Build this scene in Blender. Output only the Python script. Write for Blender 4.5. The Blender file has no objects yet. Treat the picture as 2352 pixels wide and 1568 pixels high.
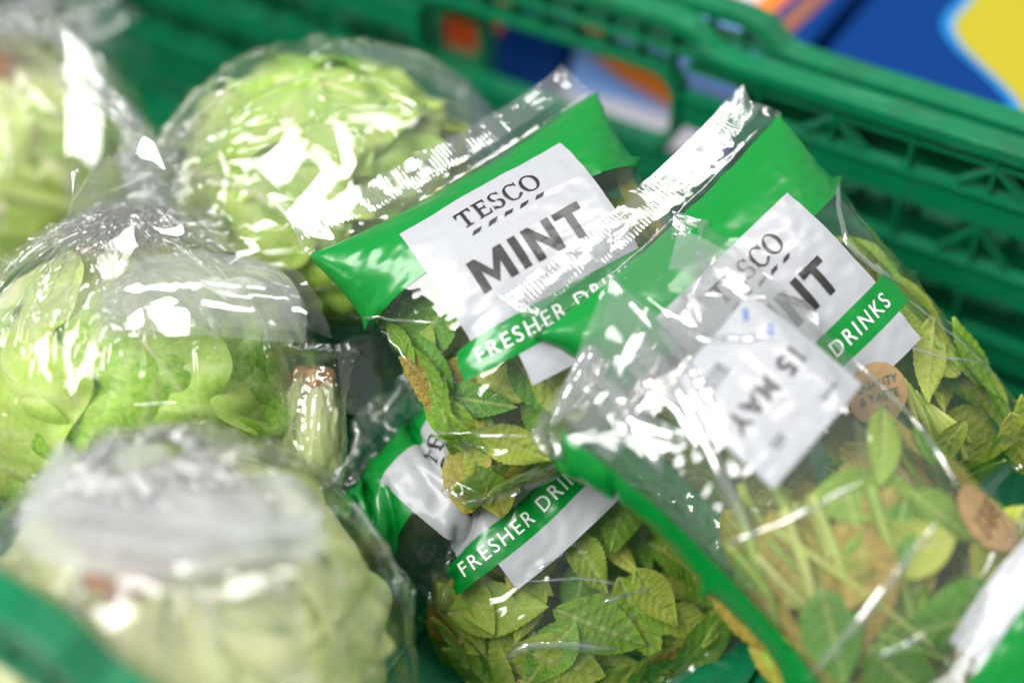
import bpy, bmesh, math, random
import numpy as np
from mathutils import Vector, Matrix

# ------------------------------------------------------------------ camera, light, exposure
SC = bpy.context.scene
COL = SC.collection
random.seed(7)
RNG = np.random.default_rng(11)

CAM_Z, PITCH, FPX = 0.566, math.radians(43.0), 3267.0      # 50 mm lens, hand-held, looking down into the crate
cam_data = bpy.data.cameras.new("camera")
cam = bpy.data.objects.new("camera", cam_data)
COL.objects.link(cam)
cam.location = (0, 0, CAM_Z)
cam.rotation_euler = (math.pi / 2 - PITCH, 0, 0)
cam_data.lens, cam_data.sensor_width = 50, 36
cam_data.clip_start, cam_data.clip_end = 0.01, 50
cam_data.dof.use_dof = True
cam_data.dof.focus_distance = 0.578
cam_data.dof.aperture_fstop = 1.7
cam_data.dof.aperture_blades = 9
SC.camera = cam

world = bpy.data.worlds.new("World")
SC.world = world
world.use_nodes = True
wb = world.node_tree.nodes["Background"]
wb.inputs[0].default_value = (0.90, 0.96, 1.0, 1)
wb.inputs[1].default_value = 0.33

def area(name, loc, target, sx, sy, power, col):
    d = bpy.data.lights.new(name, 'AREA')
    d.shape = 'RECTANGLE'; d.size = sx; d.size_y = sy
    d.energy = power; d.color = col
    o = bpy.data.objects.new(name, d)
    COL.objects.link(o)
    o.location = loc
    o.rotation_euler = (Vector(target) - Vector(loc)).to_track_quat('-Z', 'Y').to_euler()
    return o
area("window_light", (-1.15, -0.3, 2.05), (0, 0.5, 0.15), 1.5, 1.3, 74, (1.0, 0.985, 0.96))
area("ceiling_light", (0.75, 0.75, 2.0), (0.05, 0.5, 0.15), 0.40, 1.2, 22, (1.0, 0.97, 0.92))

SC.view_settings.view_transform = 'Standard'
SC.view_settings.look = 'None'
SC.view_settings.exposure = 0.14
SC.view_settings.gamma = 1.0
SC.view_settings.use_curve_mapping = False
SC.render.engine = 'CYCLES'
SC.cycles.use_denoising = True
SC.cycles.use_adaptive_sampling = True
SC.cycles.adaptive_threshold = 0.03
SC.cycles.max_bounces = 6
SC.cycles.diffuse_bounces = 3
SC.cycles.glossy_bounces = 2
SC.cycles.transmission_bounces = 4
SC.cycles.transparent_max_bounces = 24
SC.cycles.caustics_reflective = False
SC.cycles.caustics_refractive = False
SC.cycles.sample_clamp_indirect = 4

SP, CP = math.sin(PITCH), math.cos(PITCH)
def P(px, py, d):
    """the point seen at that place of the photograph (2352 px wide), d metres in front of the lens"""
    x = (px - 1176) / FPX * d
    up = -(py - 784) / FPX * d
    return np.array([x, up * SP + d * CP, CAM_Z + up * CP - d * SP])
VIEW = np.array([0, CP, -SP])
UPV = np.array([0, SP, CP])
RIGHT = np.array([1.0, 0, 0])

# ------------------------------------------------------------------ node helpers and materials
def mat(name):
    m = bpy.data.materials.new(name)
    m.use_nodes = True
    nt = m.node_tree
    nt.nodes.clear()
    out = nt.nodes.new("ShaderNodeOutputMaterial")
    return m, nt, out
def N(nt, kind, **kw):
    n = nt.nodes.new(kind)
    for k, v in kw.items():
        if k.startswith("i_"):
            key = k[2:]
            n.inputs[int(key) if key.isdigit() else key.replace("_", " ")].default_value = v
        else:
            setattr(n, k, v)
    return n
def L(nt, a, b): nt.links.new(a, b)
def srgb(r, g, b):
    f = lambda c: (c / 255 / 12.92) if c / 255 <= 0.04045 else ((c / 255 + 0.055) / 1.055) ** 2.4
    return (f(r), f(g), f(b), 1)
def math_n(nt, op, a, b=None):
    n = nt.nodes.new("ShaderNodeMath"); n.operation = op
    for i, v in enumerate((a, b)):
        if v is None: continue
        if isinstance(v, (int, float)): n.inputs[i].default_value = v
        else: L(nt, v, n.inputs[i])
    return n.outputs[0]

def film_material(name, haze=0.035, rough=0.07, tint=(1, 1, 1, 1), f0=0.085):
    m, nt, out = mat(name)
    lw = N(nt, "ShaderNodeLayerWeight", i_Blend=0.5)
    p5 = math_n(nt, 'POWER', lw.outputs["Facing"], 4.0)
    fr = math_n(nt, 'ADD', math_n(nt, 'MULTIPLY', p5, 0.7), f0)
    gl = N(nt, "ShaderNodeBsdfGlossy", i_Roughness=rough)
    gl.inputs["Color"].default_value = (1, 1, 1, 1)
    tr = N(nt, "ShaderNodeBsdfTransparent"); tr.inputs[0].default_value = tint
    df = N(nt, "ShaderNodeBsdfDiffuse"); df.inputs[0].default_value = (0.93, 0.94, 0.95, 1)
    tl = N(nt, "ShaderNodeBsdfTranslucent"); tl.inputs[0].default_value = (0.93, 0.94, 0.95, 1)
    hz = N(nt, "ShaderNodeMixShader", i_0=0.5); L(nt, df.outputs[0], hz.inputs[1]); L(nt, tl.outputs[0], hz.inputs[2])
    m1 = N(nt, "ShaderNodeMixShader", i_0=haze); L(nt, tr.outputs[0], m1.inputs[1]); L(nt, hz.outputs[0], m1.inputs[2])
    m2 = N(nt, "ShaderNodeMixShader"); L(nt, fr, m2.inputs[0]); L(nt, m1.outputs[0], m2.inputs[1]); L(nt, gl.outputs[0], m2.inputs[2])
    L(nt, m2.outputs[0], out.inputs[0])
    return m

def print_material(name, col, rough=0.3, var=0.06, coat=0.35, trans=0.0, bump=0.05, spec=0.5):
    m, nt, out = mat(name)
    tc = N(nt, "ShaderNodeTexCoord")
    nz = N(nt, "ShaderNodeTexNoise", i_Scale=90.0, i_Detail=4.0)
    L(nt, tc.outputs["Object"], nz.inputs["Vector"])
    hs = N(nt, "ShaderNodeHueSaturation"); hs.inputs["Color"].default_value = col
    L(nt, math_n(nt, 'ADD', math_n(nt, 'MULTIPLY', nz.outputs["Fac"], var * 2), 1 - var), hs.inputs["Value"])
    bp = N(nt, "ShaderNodeBump", i_Strength=bump, i_Distance=0.001)
    nb = N(nt, "ShaderNodeTexNoise", i_Scale=230.0, i_Detail=3.0)
    L(nt, tc.outputs["Object"], nb.inputs["Vector"]); L(nt, nb.outputs["Fac"], bp.inputs["Height"])
    b = N(nt, "ShaderNodeBsdfPrincipled", i_Roughness=rough)
    b.inputs["Coat Weight"].default_value = coat
    b.inputs["Specular IOR Level"].default_value = spec
    b.inputs["Coat Roughness"].default_value = 0.12
    L(nt, hs.outputs[0], b.inputs["Base Color"]); L(nt, bp.outputs[0], b.inputs["Normal"])
    sh = b.outputs[0]
    if trans:
        tl = N(nt, "ShaderNodeBsdfTranslucent"); L(nt, hs.outputs[0], tl.inputs[0])
        mx = N(nt, "ShaderNodeMixShader", i_0=trans); L(nt, sh, mx.inputs[1]); L(nt, tl.outputs[0], mx.inputs[2]); sh = mx.outputs[0]
    L(nt, sh, out.inputs[0])
    return m

def crate_material(name, col):
    m, nt, out = mat(name)
    tc = N(nt, "ShaderNodeTexCoord")
    nz = N(nt, "ShaderNodeTexNoise", i_Scale=40.0, i_Detail=6.0, i_Roughness=0.65)
    sc = N(nt, "ShaderNodeTexNoise", i_Scale=160.0, i_Detail=4.0)
    mp = N(nt, "ShaderNodeMapping"); mp.inputs["Scale"].default_value = (0.25, 3.0, 3.0)
    L(nt, tc.outputs["Object"], nz.inputs["Vector"])
    L(nt, tc.outputs["Object"], mp.inputs[0]); L(nt, mp.outputs[0], sc.inputs["Vector"])
    rp = N(nt, "ShaderNodeValToRGB")
    rp.color_ramp.elements[0].position = 0.62; rp.color_ramp.elements[1].position = 0.76
    rp.color_ramp.elements[0].color = (0, 0, 0, 1); rp.color_ramp.elements[1].color = (1, 1, 1, 1)
    L(nt, sc.outputs["Fac"], rp.inputs[0])
    hs = N(nt, "ShaderNodeHueSaturation"); hs.inputs["Color"].default_value = col
    L(nt, math_n(nt, 'ADD', math_n(nt, 'MULTIPLY', nz.outputs["Fac"], 0.4), 0.8), hs.inputs["Value"])
    mx = N(nt, "ShaderNodeMix", data_type='RGBA')
    L(nt, math_n(nt, 'MULTIPLY', rp.outputs[0], 0.5), mx.inputs[0]); L(nt, hs.outputs[0], mx.inputs[6])
    mx.inputs[7].default_value = (0.22, 0.42, 0.30, 1)
    gr = N(nt, "ShaderNodeTexNoise", i_Scale=22.0, i_Detail=8.0, i_Roughness=0.72)
    L(nt, tc.outputs["Object"], gr.inputs["Vector"])
    gm = N(nt, "ShaderNodeMapRange", i_1=0.52, i_2=0.74); L(nt, gr.outputs["Fac"], gm.inputs[0])
    md = N(nt, "ShaderNodeMix", data_type='RGBA')                 # grime
    L(nt, math_n(nt, 'MULTIPLY', gm.outputs[0], 0.55), md.inputs[0]); L(nt, mx.outputs[2], md.inputs[6]); md.inputs[7].default_value = (0.030, 0.045, 0.030, 1)
    b = N(nt, "ShaderNodeBsdfPrincipled")
    L(nt, md.outputs[2], b.inputs["Base Color"])
    L(nt, math_n(nt, 'ADD', math_n(nt, 'MULTIPLY', nz.outputs["Fac"], 0.25), 0.24), b.inputs["Roughness"])
    bp = N(nt, "ShaderNodeBump", i_Strength=0.12, i_Distance=0.0006)
    L(nt, sc.outputs["Fac"], bp.inputs["Height"]); L(nt, bp.outputs[0], b.inputs["Normal"])
    L(nt, b.outputs[0], out.inputs[0])
    return m

def leaf_material(name, ramp, vein, spot=(0.10, 0.045, 0.01, 1), spot_lo=0.62, spot_hi=0.72, trans=0.35, rough=0.42, nscale=60):
    """colour by object (some leaves yellow, some green), blotches of its own, paler veins from the 'vein' attribute"""
    m, nt, out = mat(name)
    oi = N(nt, "ShaderNodeObjectInfo")
    tc = N(nt, "ShaderNodeTexCoord")
    add = N(nt, "ShaderNodeVectorMath", operation='ADD')
    cmb = N(nt, "ShaderNodeCombineXYZ")
    L(nt, math_n(nt, 'MULTIPLY', oi.outputs["Random"], 31.7), cmb.inputs[0])
    L(nt, math_n(nt, 'MULTIPLY', oi.outputs["Random"], 17.3), cmb.inputs[1])
    L(nt, tc.outputs["Object"], add.inputs[0]); L(nt, cmb.outputs[0], add.inputs[1])
    n1 = N(nt, "ShaderNodeTexNoise", i_Scale=nscale, i_Detail=3.0)
    n2 = N(nt, "ShaderNodeTexNoise", i_Scale=nscale * 1.7, i_Detail=5.0, i_Roughness=0.7)
    n3 = N(nt, "ShaderNodeTexNoise", i_Scale=nscale * 9, i_Detail=3.0)
    for n in (n1, n2, n3): L(nt, add.outputs[0], n.inputs["Vector"])
    fac = math_n(nt, 'ADD', math_n(nt, 'MULTIPLY', oi.outputs["Random"], 0.66),
                 math_n(nt, 'MULTIPLY', math_n(nt, 'SUBTRACT', n1.outputs["Fac"], 0.36), 0.95))
    rp = N(nt, "ShaderNodeValToRGB")
    el = rp.color_ramp.elements
    while len(el) > 1: el.remove(el[0])
    el[0].position, el[0].color = ramp[0]
    for p, c in ramp[1:]:
        e = el.new(p); e.color = c
    L(nt, fac, rp.inputs[0])
    at = N(nt, "ShaderNodeAttribute", attribute_name="vein")
    mv = N(nt, "ShaderNodeMix", data_type='RGBA')
    L(nt, at.outputs["Fac"], mv.inputs[0]); L(nt, rp.outputs[0], mv.inputs[6]); mv.inputs[7].default_value = vein
    sr = N(nt, "ShaderNodeMapRange", i_1=spot_lo, i_2=spot_hi)
    L(nt, n2.outputs["Fac"], sr.inputs[0])
    ms = N(nt, "ShaderNodeMix", data_type='RGBA')
    L(nt, math_n(nt, 'MULTIPLY', sr.outputs[0], 0.85), ms.inputs[0]); L(nt, mv.outputs[2], ms.inputs[6]); ms.inputs[7].default_value = spot
    b = N(nt, "ShaderNodeBsdfPrincipled", i_Roughness=rough)
    L(nt, ms.outputs[2], b.inputs["Base Color"])
    bp = N(nt, "ShaderNodeBump", i_Strength=0.35, i_Distance=0.0006)
    L(nt, math_n(nt, 'ADD', n3.outputs["Fac"], math_n(nt, 'MULTIPLY', at.outputs["Fac"], -0.8)), bp.inputs["Height"])
    L(nt, bp.outputs[0], b.inputs["Normal"])
    tl = N(nt, "ShaderNodeBsdfTranslucent"); L(nt, ms.outputs[2], tl.inputs[0])
    mx = N(nt, "ShaderNodeMixShader", i_0=trans); L(nt, b.outputs[0], mx.inputs[1]); L(nt, tl.outputs[0], mx.inputs[2])
    L(nt, mx.outputs[0], out.inputs[0])
    return m

M = {}
M['film'] = film_material("clear_film", haze=0.018, rough=0.06, f0=0.07)
M['film_crisp'] = film_material("crumpled_clear_film", haze=0.05, rough=0.05, f0=0.10)
M['film_milky'] = film_material("gathered_clear_film", haze=0.48, rough=0.14, f0=0.10)
M['film_fold'] = film_material("folded_film", haze=0.20, rough=0.10, f0=0.30)
M['film_light'] = film_material("doubled_clear_film", haze=0.13, rough=0.08, f0=0.13)
M['film_glare'] = film_material("film_with_painted_glare", haze=0.26, rough=0.07, f0=0.11)  # extra white haze stands in for strong reflections on the film
M['film_seal'] = film_material("crimped_seal_film", haze=0.09, rough=0.07, f0=0.17)
M['film_soft'] = film_material("loose_clear_film", haze=0.018, rough=0.06, f0=0.065)
M['green'] = print_material("green_print", srgb(0, 140, 52), rough=0.28, coat=0.5, trans=0.15)
M['green_dark'] = print_material("deep_green_print", srgb(0, 128, 58), rough=0.28, coat=0.5)
M['white'] = print_material("white_print", srgb(180, 182, 187), rough=0.38, coat=0.25, trans=0.1, var=0.03)
M['ink'] = print_material("black_ink", srgb(38, 36, 34), rough=0.45, coat=0.2)
M['ink_grey'] = print_material("grey_ink", srgb(92, 96, 108), rough=0.45, coat=0.2)
M['ink_blue'] = print_material("blue_ink", srgb(60, 110, 190), rough=0.45, coat=0.2)
M['ink_white'] = print_material("white_ink", srgb(232, 240, 232), rough=0.4, coat=0.3, var=0.02)
M['kraft'] = print_material("kraft_sticker", srgb(168, 138, 98), rough=0.5, coat=0.15, var=0.1)
M['ink_teal'] = print_material("teal_ink", srgb(70, 110, 104), rough=0.5, coat=0.0)
M['ink_brown'] = print_material("brown_ink", srgb(92, 70, 44), rough=0.5, coat=0.0)
M['crate'] = crate_material("green_crate_plastic", srgb(2, 114, 72))
M['mint'] = leaf_material("mint_leaf", [(0.0, srgb(52, 140, 20)), (0.28, srgb(116, 180, 40)), (0.55, srgb(172, 202, 66)),
                                        (0.8, srgb(208, 214, 86)), (1.0, srgb(220, 206, 90))], srgb(214, 222, 140))
M['mint_old'] = leaf_material("wilted_mint_leaf", [(0.0, srgb(122, 154, 44)), (0.3, srgb(176, 186, 68)), (0.6, srgb(212, 196, 84)),
                                        (0.85, srgb(168, 128, 56)), (1.0, srgb(112, 74, 34))], srgb(204, 190, 110), spot_lo=0.54, spot_hi=0.68)
M['stem'] = leaf_material("mint_stem", [(0.0, srgb(134, 170, 60)), (0.5, srgb(184, 200, 98)), (1.0, srgb(210, 210, 134))], srgb(200, 205, 140), spot_lo=0.66, spot_hi=0.8, trans=0.15)
M['lettuce'] = leaf_material("lettuce_leaf", [(0.0, srgb(96, 168, 30)), (0.25, srgb(156, 206, 56)), (0.55, srgb(184, 220, 92)),
                                        (0.85, srgb(208, 226, 116)), (1.0, srgb(224, 226, 116))], srgb(240, 243, 190),
                             spot=srgb(214, 206, 96), spot_lo=0.58, spot_hi=0.75, trans=0.3, nscale=26)
M['stump'] = leaf_material("lettuce_cut_stem", [(0.0, srgb(196, 152, 112)), (0.5, srgb(176, 124, 86)), (1.0, srgb(150, 98, 62))], srgb(220, 200, 160), spot=srgb(150, 84, 50), trans=0.1, nscale=90, rough=0.7)
M['heart_end'] = leaf_material("lettuce_heart_cut_end", [(0.0, srgb(226, 206, 160)), (0.5, srgb(214, 176, 118)), (1.0, srgb(190, 136, 80))], srgb(230, 215, 170), spot=srgb(168, 104, 50), spot_lo=.5, spot_hi=.6, trans=0.1, nscale=160, rough=.6)
M['heart'] = leaf_material("lettuce_heart_rib", [(0.0, srgb(176, 192, 96)), (0.5, srgb(212, 212, 138)), (1.0, srgb(228, 220, 160))], srgb(236, 232, 190), trans=0.25, nscale=60)
M['ground'] = print_material("grey_table", (0.30, 0.30, 0.31, 1), rough=0.7, coat=0.0)

# ------------------------------------------------------------------ object helpers
def link(name, me, m, parent=None, loc=None):
    o = bpy.data.objects.new(name, me)
    COL.objects.link(o)
    if m is not None and len(me.materials) == 0: me.materials.append(m)
    if parent is not None: o.parent = parent
    if loc is not None: o.location = loc
    return o
def thing(name, label, cat, loc=(0, 0, 0), rotz=0.0, group=None):
    o = bpy.data.objects.new(name, None)
    COL.objects.link(o)
    o.empty_display_size = 0.02
    o.location = tuple(float(c) for c in loc); o.rotation_euler = (0, 0, rotz)
    tag(o, label, cat, group)
    return o
def tag(o, label=None, cat=None, group=None, kind=None):
    if label: o["label"] = label
    if cat: o["category"] = cat
    if group: o["group"] = group
    if kind: o["kind"] = kind
    return o
def mesh(name, V, F, smooth=True, attr=None):
    me = bpy.data.meshes.new(name)
    me.from_pydata([tuple(map(float, v)) for v in V], [], [tuple(map(int, f)) for f in F])
    if smooth: me.polygons.foreach_set("use_smooth", [True] * len(me.polygons))
    if attr is not None:
        a = me.attributes.new("vein", 'FLOAT', 'POINT')
        a.data.foreach_set("value", np.asarray(attr, dtype=np.float32))
    me.update()
    return me
def grid_mesh(name, G, periodic=False, attr=None):
    R, C = G.shape[:2]
    idx = np.arange(R * C).reshape(R, C)
    if periodic: idx = np.concatenate([idx, idx[:, :1]], 1)
    a, b, c, d = idx[:-1, :-1], idx[:-1, 1:], idx[1:, 1:], idx[1:, :-1]
    F = np.stack([a, b, c, d], -1).reshape(-1, 4)
    n = len(F)
    me = bpy.data.meshes.new(name)
    me.vertices.add(R * C)
    me.vertices.foreach_set("co", G.reshape(-1).astype(np.float32))
    me.loops.add(n * 4); me.loops.foreach_set("vertex_index", F.reshape(-1).astype(np.int32))
    me.polygons.add(n); me.polygons.foreach_set("loop_start", np.arange(0, n * 4, 4, dtype=np.int32))
    me.polygons.foreach_set("use_smooth", np.ones(n, dtype=bool))
    if attr is not None:
        at = me.attributes.new("vein", 'FLOAT', 'POINT')
        at.data.foreach_set("value", np.asarray(attr, dtype=np.float32).reshape(-1))
    me.update(); me.validate()
    return me
def box_mesh(name, sx, sy, sz, bevel=0.0008):
    """a bevelled box centred on its origin"""
    bm = bmesh.new()
    bmesh.ops.create_cube(bm, size=1.0)
    bmesh.ops.scale(bm, vec=(sx, sy, sz), verts=bm.verts)
    if bevel: bmesh.ops.bevel(bm, geom=bm.edges[:], offset=min(bevel, 0.45 * min(sx, sy, sz)), segments=2, affect='EDGES', profile=0.6)
    me = bpy.data.meshes.new(name); bm.to_mesh(me); bm.free()
    return me
def tube_mesh(name, pts, rad, seg=8, attr=None):
    pts = np.asarray(pts, float); n = len(pts)
    rad = np.broadcast_to(np.asarray(rad, float), (n,))
    T = np.gradient(pts, axis=0); T /= np.linalg.norm(T, axis=1)[:, None] + 1e-12
    ref = np.array([0.31, 0.2, 0.93])
    A = np.cross(T, ref); A /= np.linalg.norm(A, axis=1)[:, None] + 1e-12
    B = np.cross(T, A)
    th = np.linspace(0, 2 * np.pi, seg, endpoint=False)
    G = pts[:, None] + rad[:, None, None] * (np.cos(th)[None, :, None] * A[:, None] + np.sin(th)[None, :, None] * B[:, None])
    V = list(G.reshape(-1, 3)); F = []
    for i in range(n - 1):
        for j in range(seg):
            F.append((i * seg + j, i * seg + (j + 1) % seg, (i + 1) * seg + (j + 1) % seg, (i + 1) * seg + j))
    F.append(tuple(range(seg))[::-1]); F.append(tuple((n - 1) * seg + j for j in range(seg)))
    return mesh(name, V, F, attr=None)

# ------------------------------------------------------------------ film: a small cloth solver on a closed tube of film
def _proj(A, B, L0, k, kc=None):
    d = B - A
    l = np.sqrt((d * d).sum(-1, keepdims=True)) + 1e-12
    s = (l - L0) / l * 0.5
    s *= k if kc is None else np.where(l > L0, k, kc)
    d *= s
    return d
def relax(X, lc, lr, iters, force=None, after=None, bend=0.12, damp=0.85, comp=1.0):
    """X (R, C, 3) is a tube of film, closed in its columns; lc, lr are its rest lengths"""
    R, C, _ = X.shape
    ld = math.hypot(lc, lr)
    prev = X.copy()
    cA = np.array([c for c in range(C) if c % 4 < 2]); cB = np.array([c for c in range(C) if c % 4 >= 2])
    rA = np.array([r for r in range(R - 2) if r % 4 < 2]); rB = np.array([r for r in range(R - 2) if r % 4 >= 2])
    for it in range(iters):
        V = (X - prev) * damp
        prev = X.copy()
        X = X + np.clip(V, -lc, lc)
        if force is not None: X = X + force(X, it)
        # across
        A, B = X[:, 0::2], X[:, 1::2]
        D = _proj(A, B, lc, 1.0, comp); A += D; B -= D
        A = X[:, 1::2]; B = np.roll(X[:, 0::2], -1, 1)
        D = _proj(A, B, lc, 1.0, comp); X[:, 1::2] += D; X[:, 0::2] -= np.roll(D, 1, 1)
        # along
        for o in (0, 1):
            n = (R - o) // 2
            A, B = X[o:o + 2 * n:2], X[o + 1:o + 1 + 2 * n:2]
            m = min(len(A), len(B)); A, B = A[:m], B[:m]
            D = _proj(A, B, lr, 1.0, comp); A += D; B -= D
            # diagonals
            for sgn in (1, -1):
                Bs = np.roll(B, -sgn, 1)
                D = _proj(A, Bs, ld, 0.7, 0.7 * comp); A += D; B -= np.roll(D, sgn, 1)
        if bend:
            for cc in (cA, cB):
                c2 = (cc + 2) % C
                D = _proj(X[:, cc], X[:, c2], 2 * lc, 0.0, bend); X[:, cc] += D; X[:, c2] -= D
            for rr in (rA, rB):
                D = _proj(X[rr], X[rr + 2], 2 * lr, 0.0, bend); X[rr] += D; X[rr + 2] -= D
        if after is not None: X = after(X, it)
    return X
def tube_normals(X):
    dc = np.roll(X, -1, 1) - np.roll(X, 1, 1)
    dr = np.empty_like(X)
    dr[1:-1] = X[2:] - X[:-2]; dr[0] = X[1] - X[0]; dr[-1] = X[-1] - X[-2]
    n = np.cross(dc, dr)
    return n / (np.linalg.norm(n, axis=-1, keepdims=True) + 1e-12)
def smooth_noise(R, C, cells, seed, periodic=True):
    g = np.random.default_rng(seed).standard_normal((cells + 3, cells))
    r = np.linspace(0, cells + 1.999, R); c = np.linspace(0, cells, C, endpoint=False)
    r0 = r.astype(int); fr = r - r0; fr = fr * fr * (3 - 2 * fr)
    c0 = c.astype(int); fc = c - c0; fc = fc * fc * (3 - 2 * fc)
    r1 = np.minimum(r0 + 1, cells + 2); c1 = (c0 + 1) % cells; c0 = c0 % cells
    a = g[r0][:, c0]; b = g[r0][:, c1]; d = g[r1][:, c0]; e = g[r1][:, c1]
    return (a * (1 - fc) + b * fc) * (1 - fr)[:, None] + (d * (1 - fc) + e * fc) * fr[:, None]
def upsample(X):
    """twice the grid, cubic, closed in its columns"""
    a = (9 * (X + np.roll(X, -1, 1)) - (np.roll(X, 1, 1) + np.roll(X, -2, 1))) / 16
    Y = np.empty((X.shape[0], X.shape[1] * 2, 3)); Y[:, 0::2] = X; Y[:, 1::2] = a
    p = np.concatenate([2 * Y[:1] - Y[1:2], Y, 2 * Y[-1:] - Y[-2:-1]], 0)
    b = (9 * (p[1:-2] + p[2:-1]) - (p[:-3] + p[3:])) / 16
    Z = np.empty((Y.shape[0] * 2 - 1, Y.shape[1], 3)); Z[0::2] = Y; Z[1::2] = b
    return Z
def crumple(Pt, cell, seed, k=12, warp=0.5, along=None):
    """flat facets meeting in straight creases: folded triangle waves in random directions"""
    rg = np.random.default_rng(seed)
    q = Pt / cell
    if along is not None:                                     # creases drawn out in one direction
        q = q - (q @ along)[..., None] * along * 0.78
    w = np.stack([np.sin(q @ rg.standard_normal(3) * 0.45 + rg.uniform(0, 6)) + np.sin(q @ rg.standard_normal(3) * 0.8 + rg.uniform(0, 6)) for _ in range(3)], -1) * warp
    h = 0
    for i in range(k):
        d = rg.standard_normal(3); d /= np.linalg.norm(d)
        f = rg.uniform(0.35, 1.0)
        x = (q + w) @ d * f + rg.uniform(0, 9)
        tri = np.abs((x % 2.0) - 1.0)
        m = np.clip(0.5 + 1.2 * np.sin(q @ rg.standard_normal(3) * 0.3 + rg.uniform(0, 6)), 0, 1)
        h = h + (tri - 0.5) * m / f
    return h / k ** 0.5
def ripples(Pt, cell, seed, k=14):
    """soft uneven waviness"""
    rg = np.random.default_rng(seed)
    h = 0
    for i in range(k):
        d = rg.standard_normal(3); d *= 2 * np.pi / cell * rg.uniform(.5, 1.3) / np.linalg.norm(d)
        h = h + np.sin(Pt @ d + rg.uniform(0, 6) + 1.5 * np.sin(Pt @ np.roll(d, 1) * .3))
    return h / k ** 0.5
def lattice(ctrl, ts, r, c):
    """smooth surface through rows of three control points; ts = the rows' places"""
    ctrl = np.asarray(ctrl, float)                      # (n, 3, 3)
    u = c[None, :, None]
    w = [2 * (u - .5) * (u - 1), -4 * u * (u - 1), 2 * u * (u - .5)]
    n = len(ts)
    T = np.gradient(ctrl, np.asarray(ts), axis=0)
    k = np.clip(np.searchsorted(ts, r, side='right') - 1, 0, n - 2)
    h = np.asarray(ts)[k + 1] - np.asarray(ts)[k]
    t = ((r - np.asarray(ts)[k]) / h)[:, None, None]
    hh = h[:, None, None]
    rows = ((2 * t**3 - 3 * t**2 + 1) * ctrl[k] + (t**3 - 2 * t**2 + t) * hh * T[k]
            + (-2 * t**3 + 3 * t**2) * ctrl[k + 1] + (t**3 - t**2) * hh * T[k + 1])     # (R, 3, 3)
    return rows[:, 0:1] * w[0] + rows[:, 1:2] * w[1] + rows[:, 2:3] * w[2]

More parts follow.
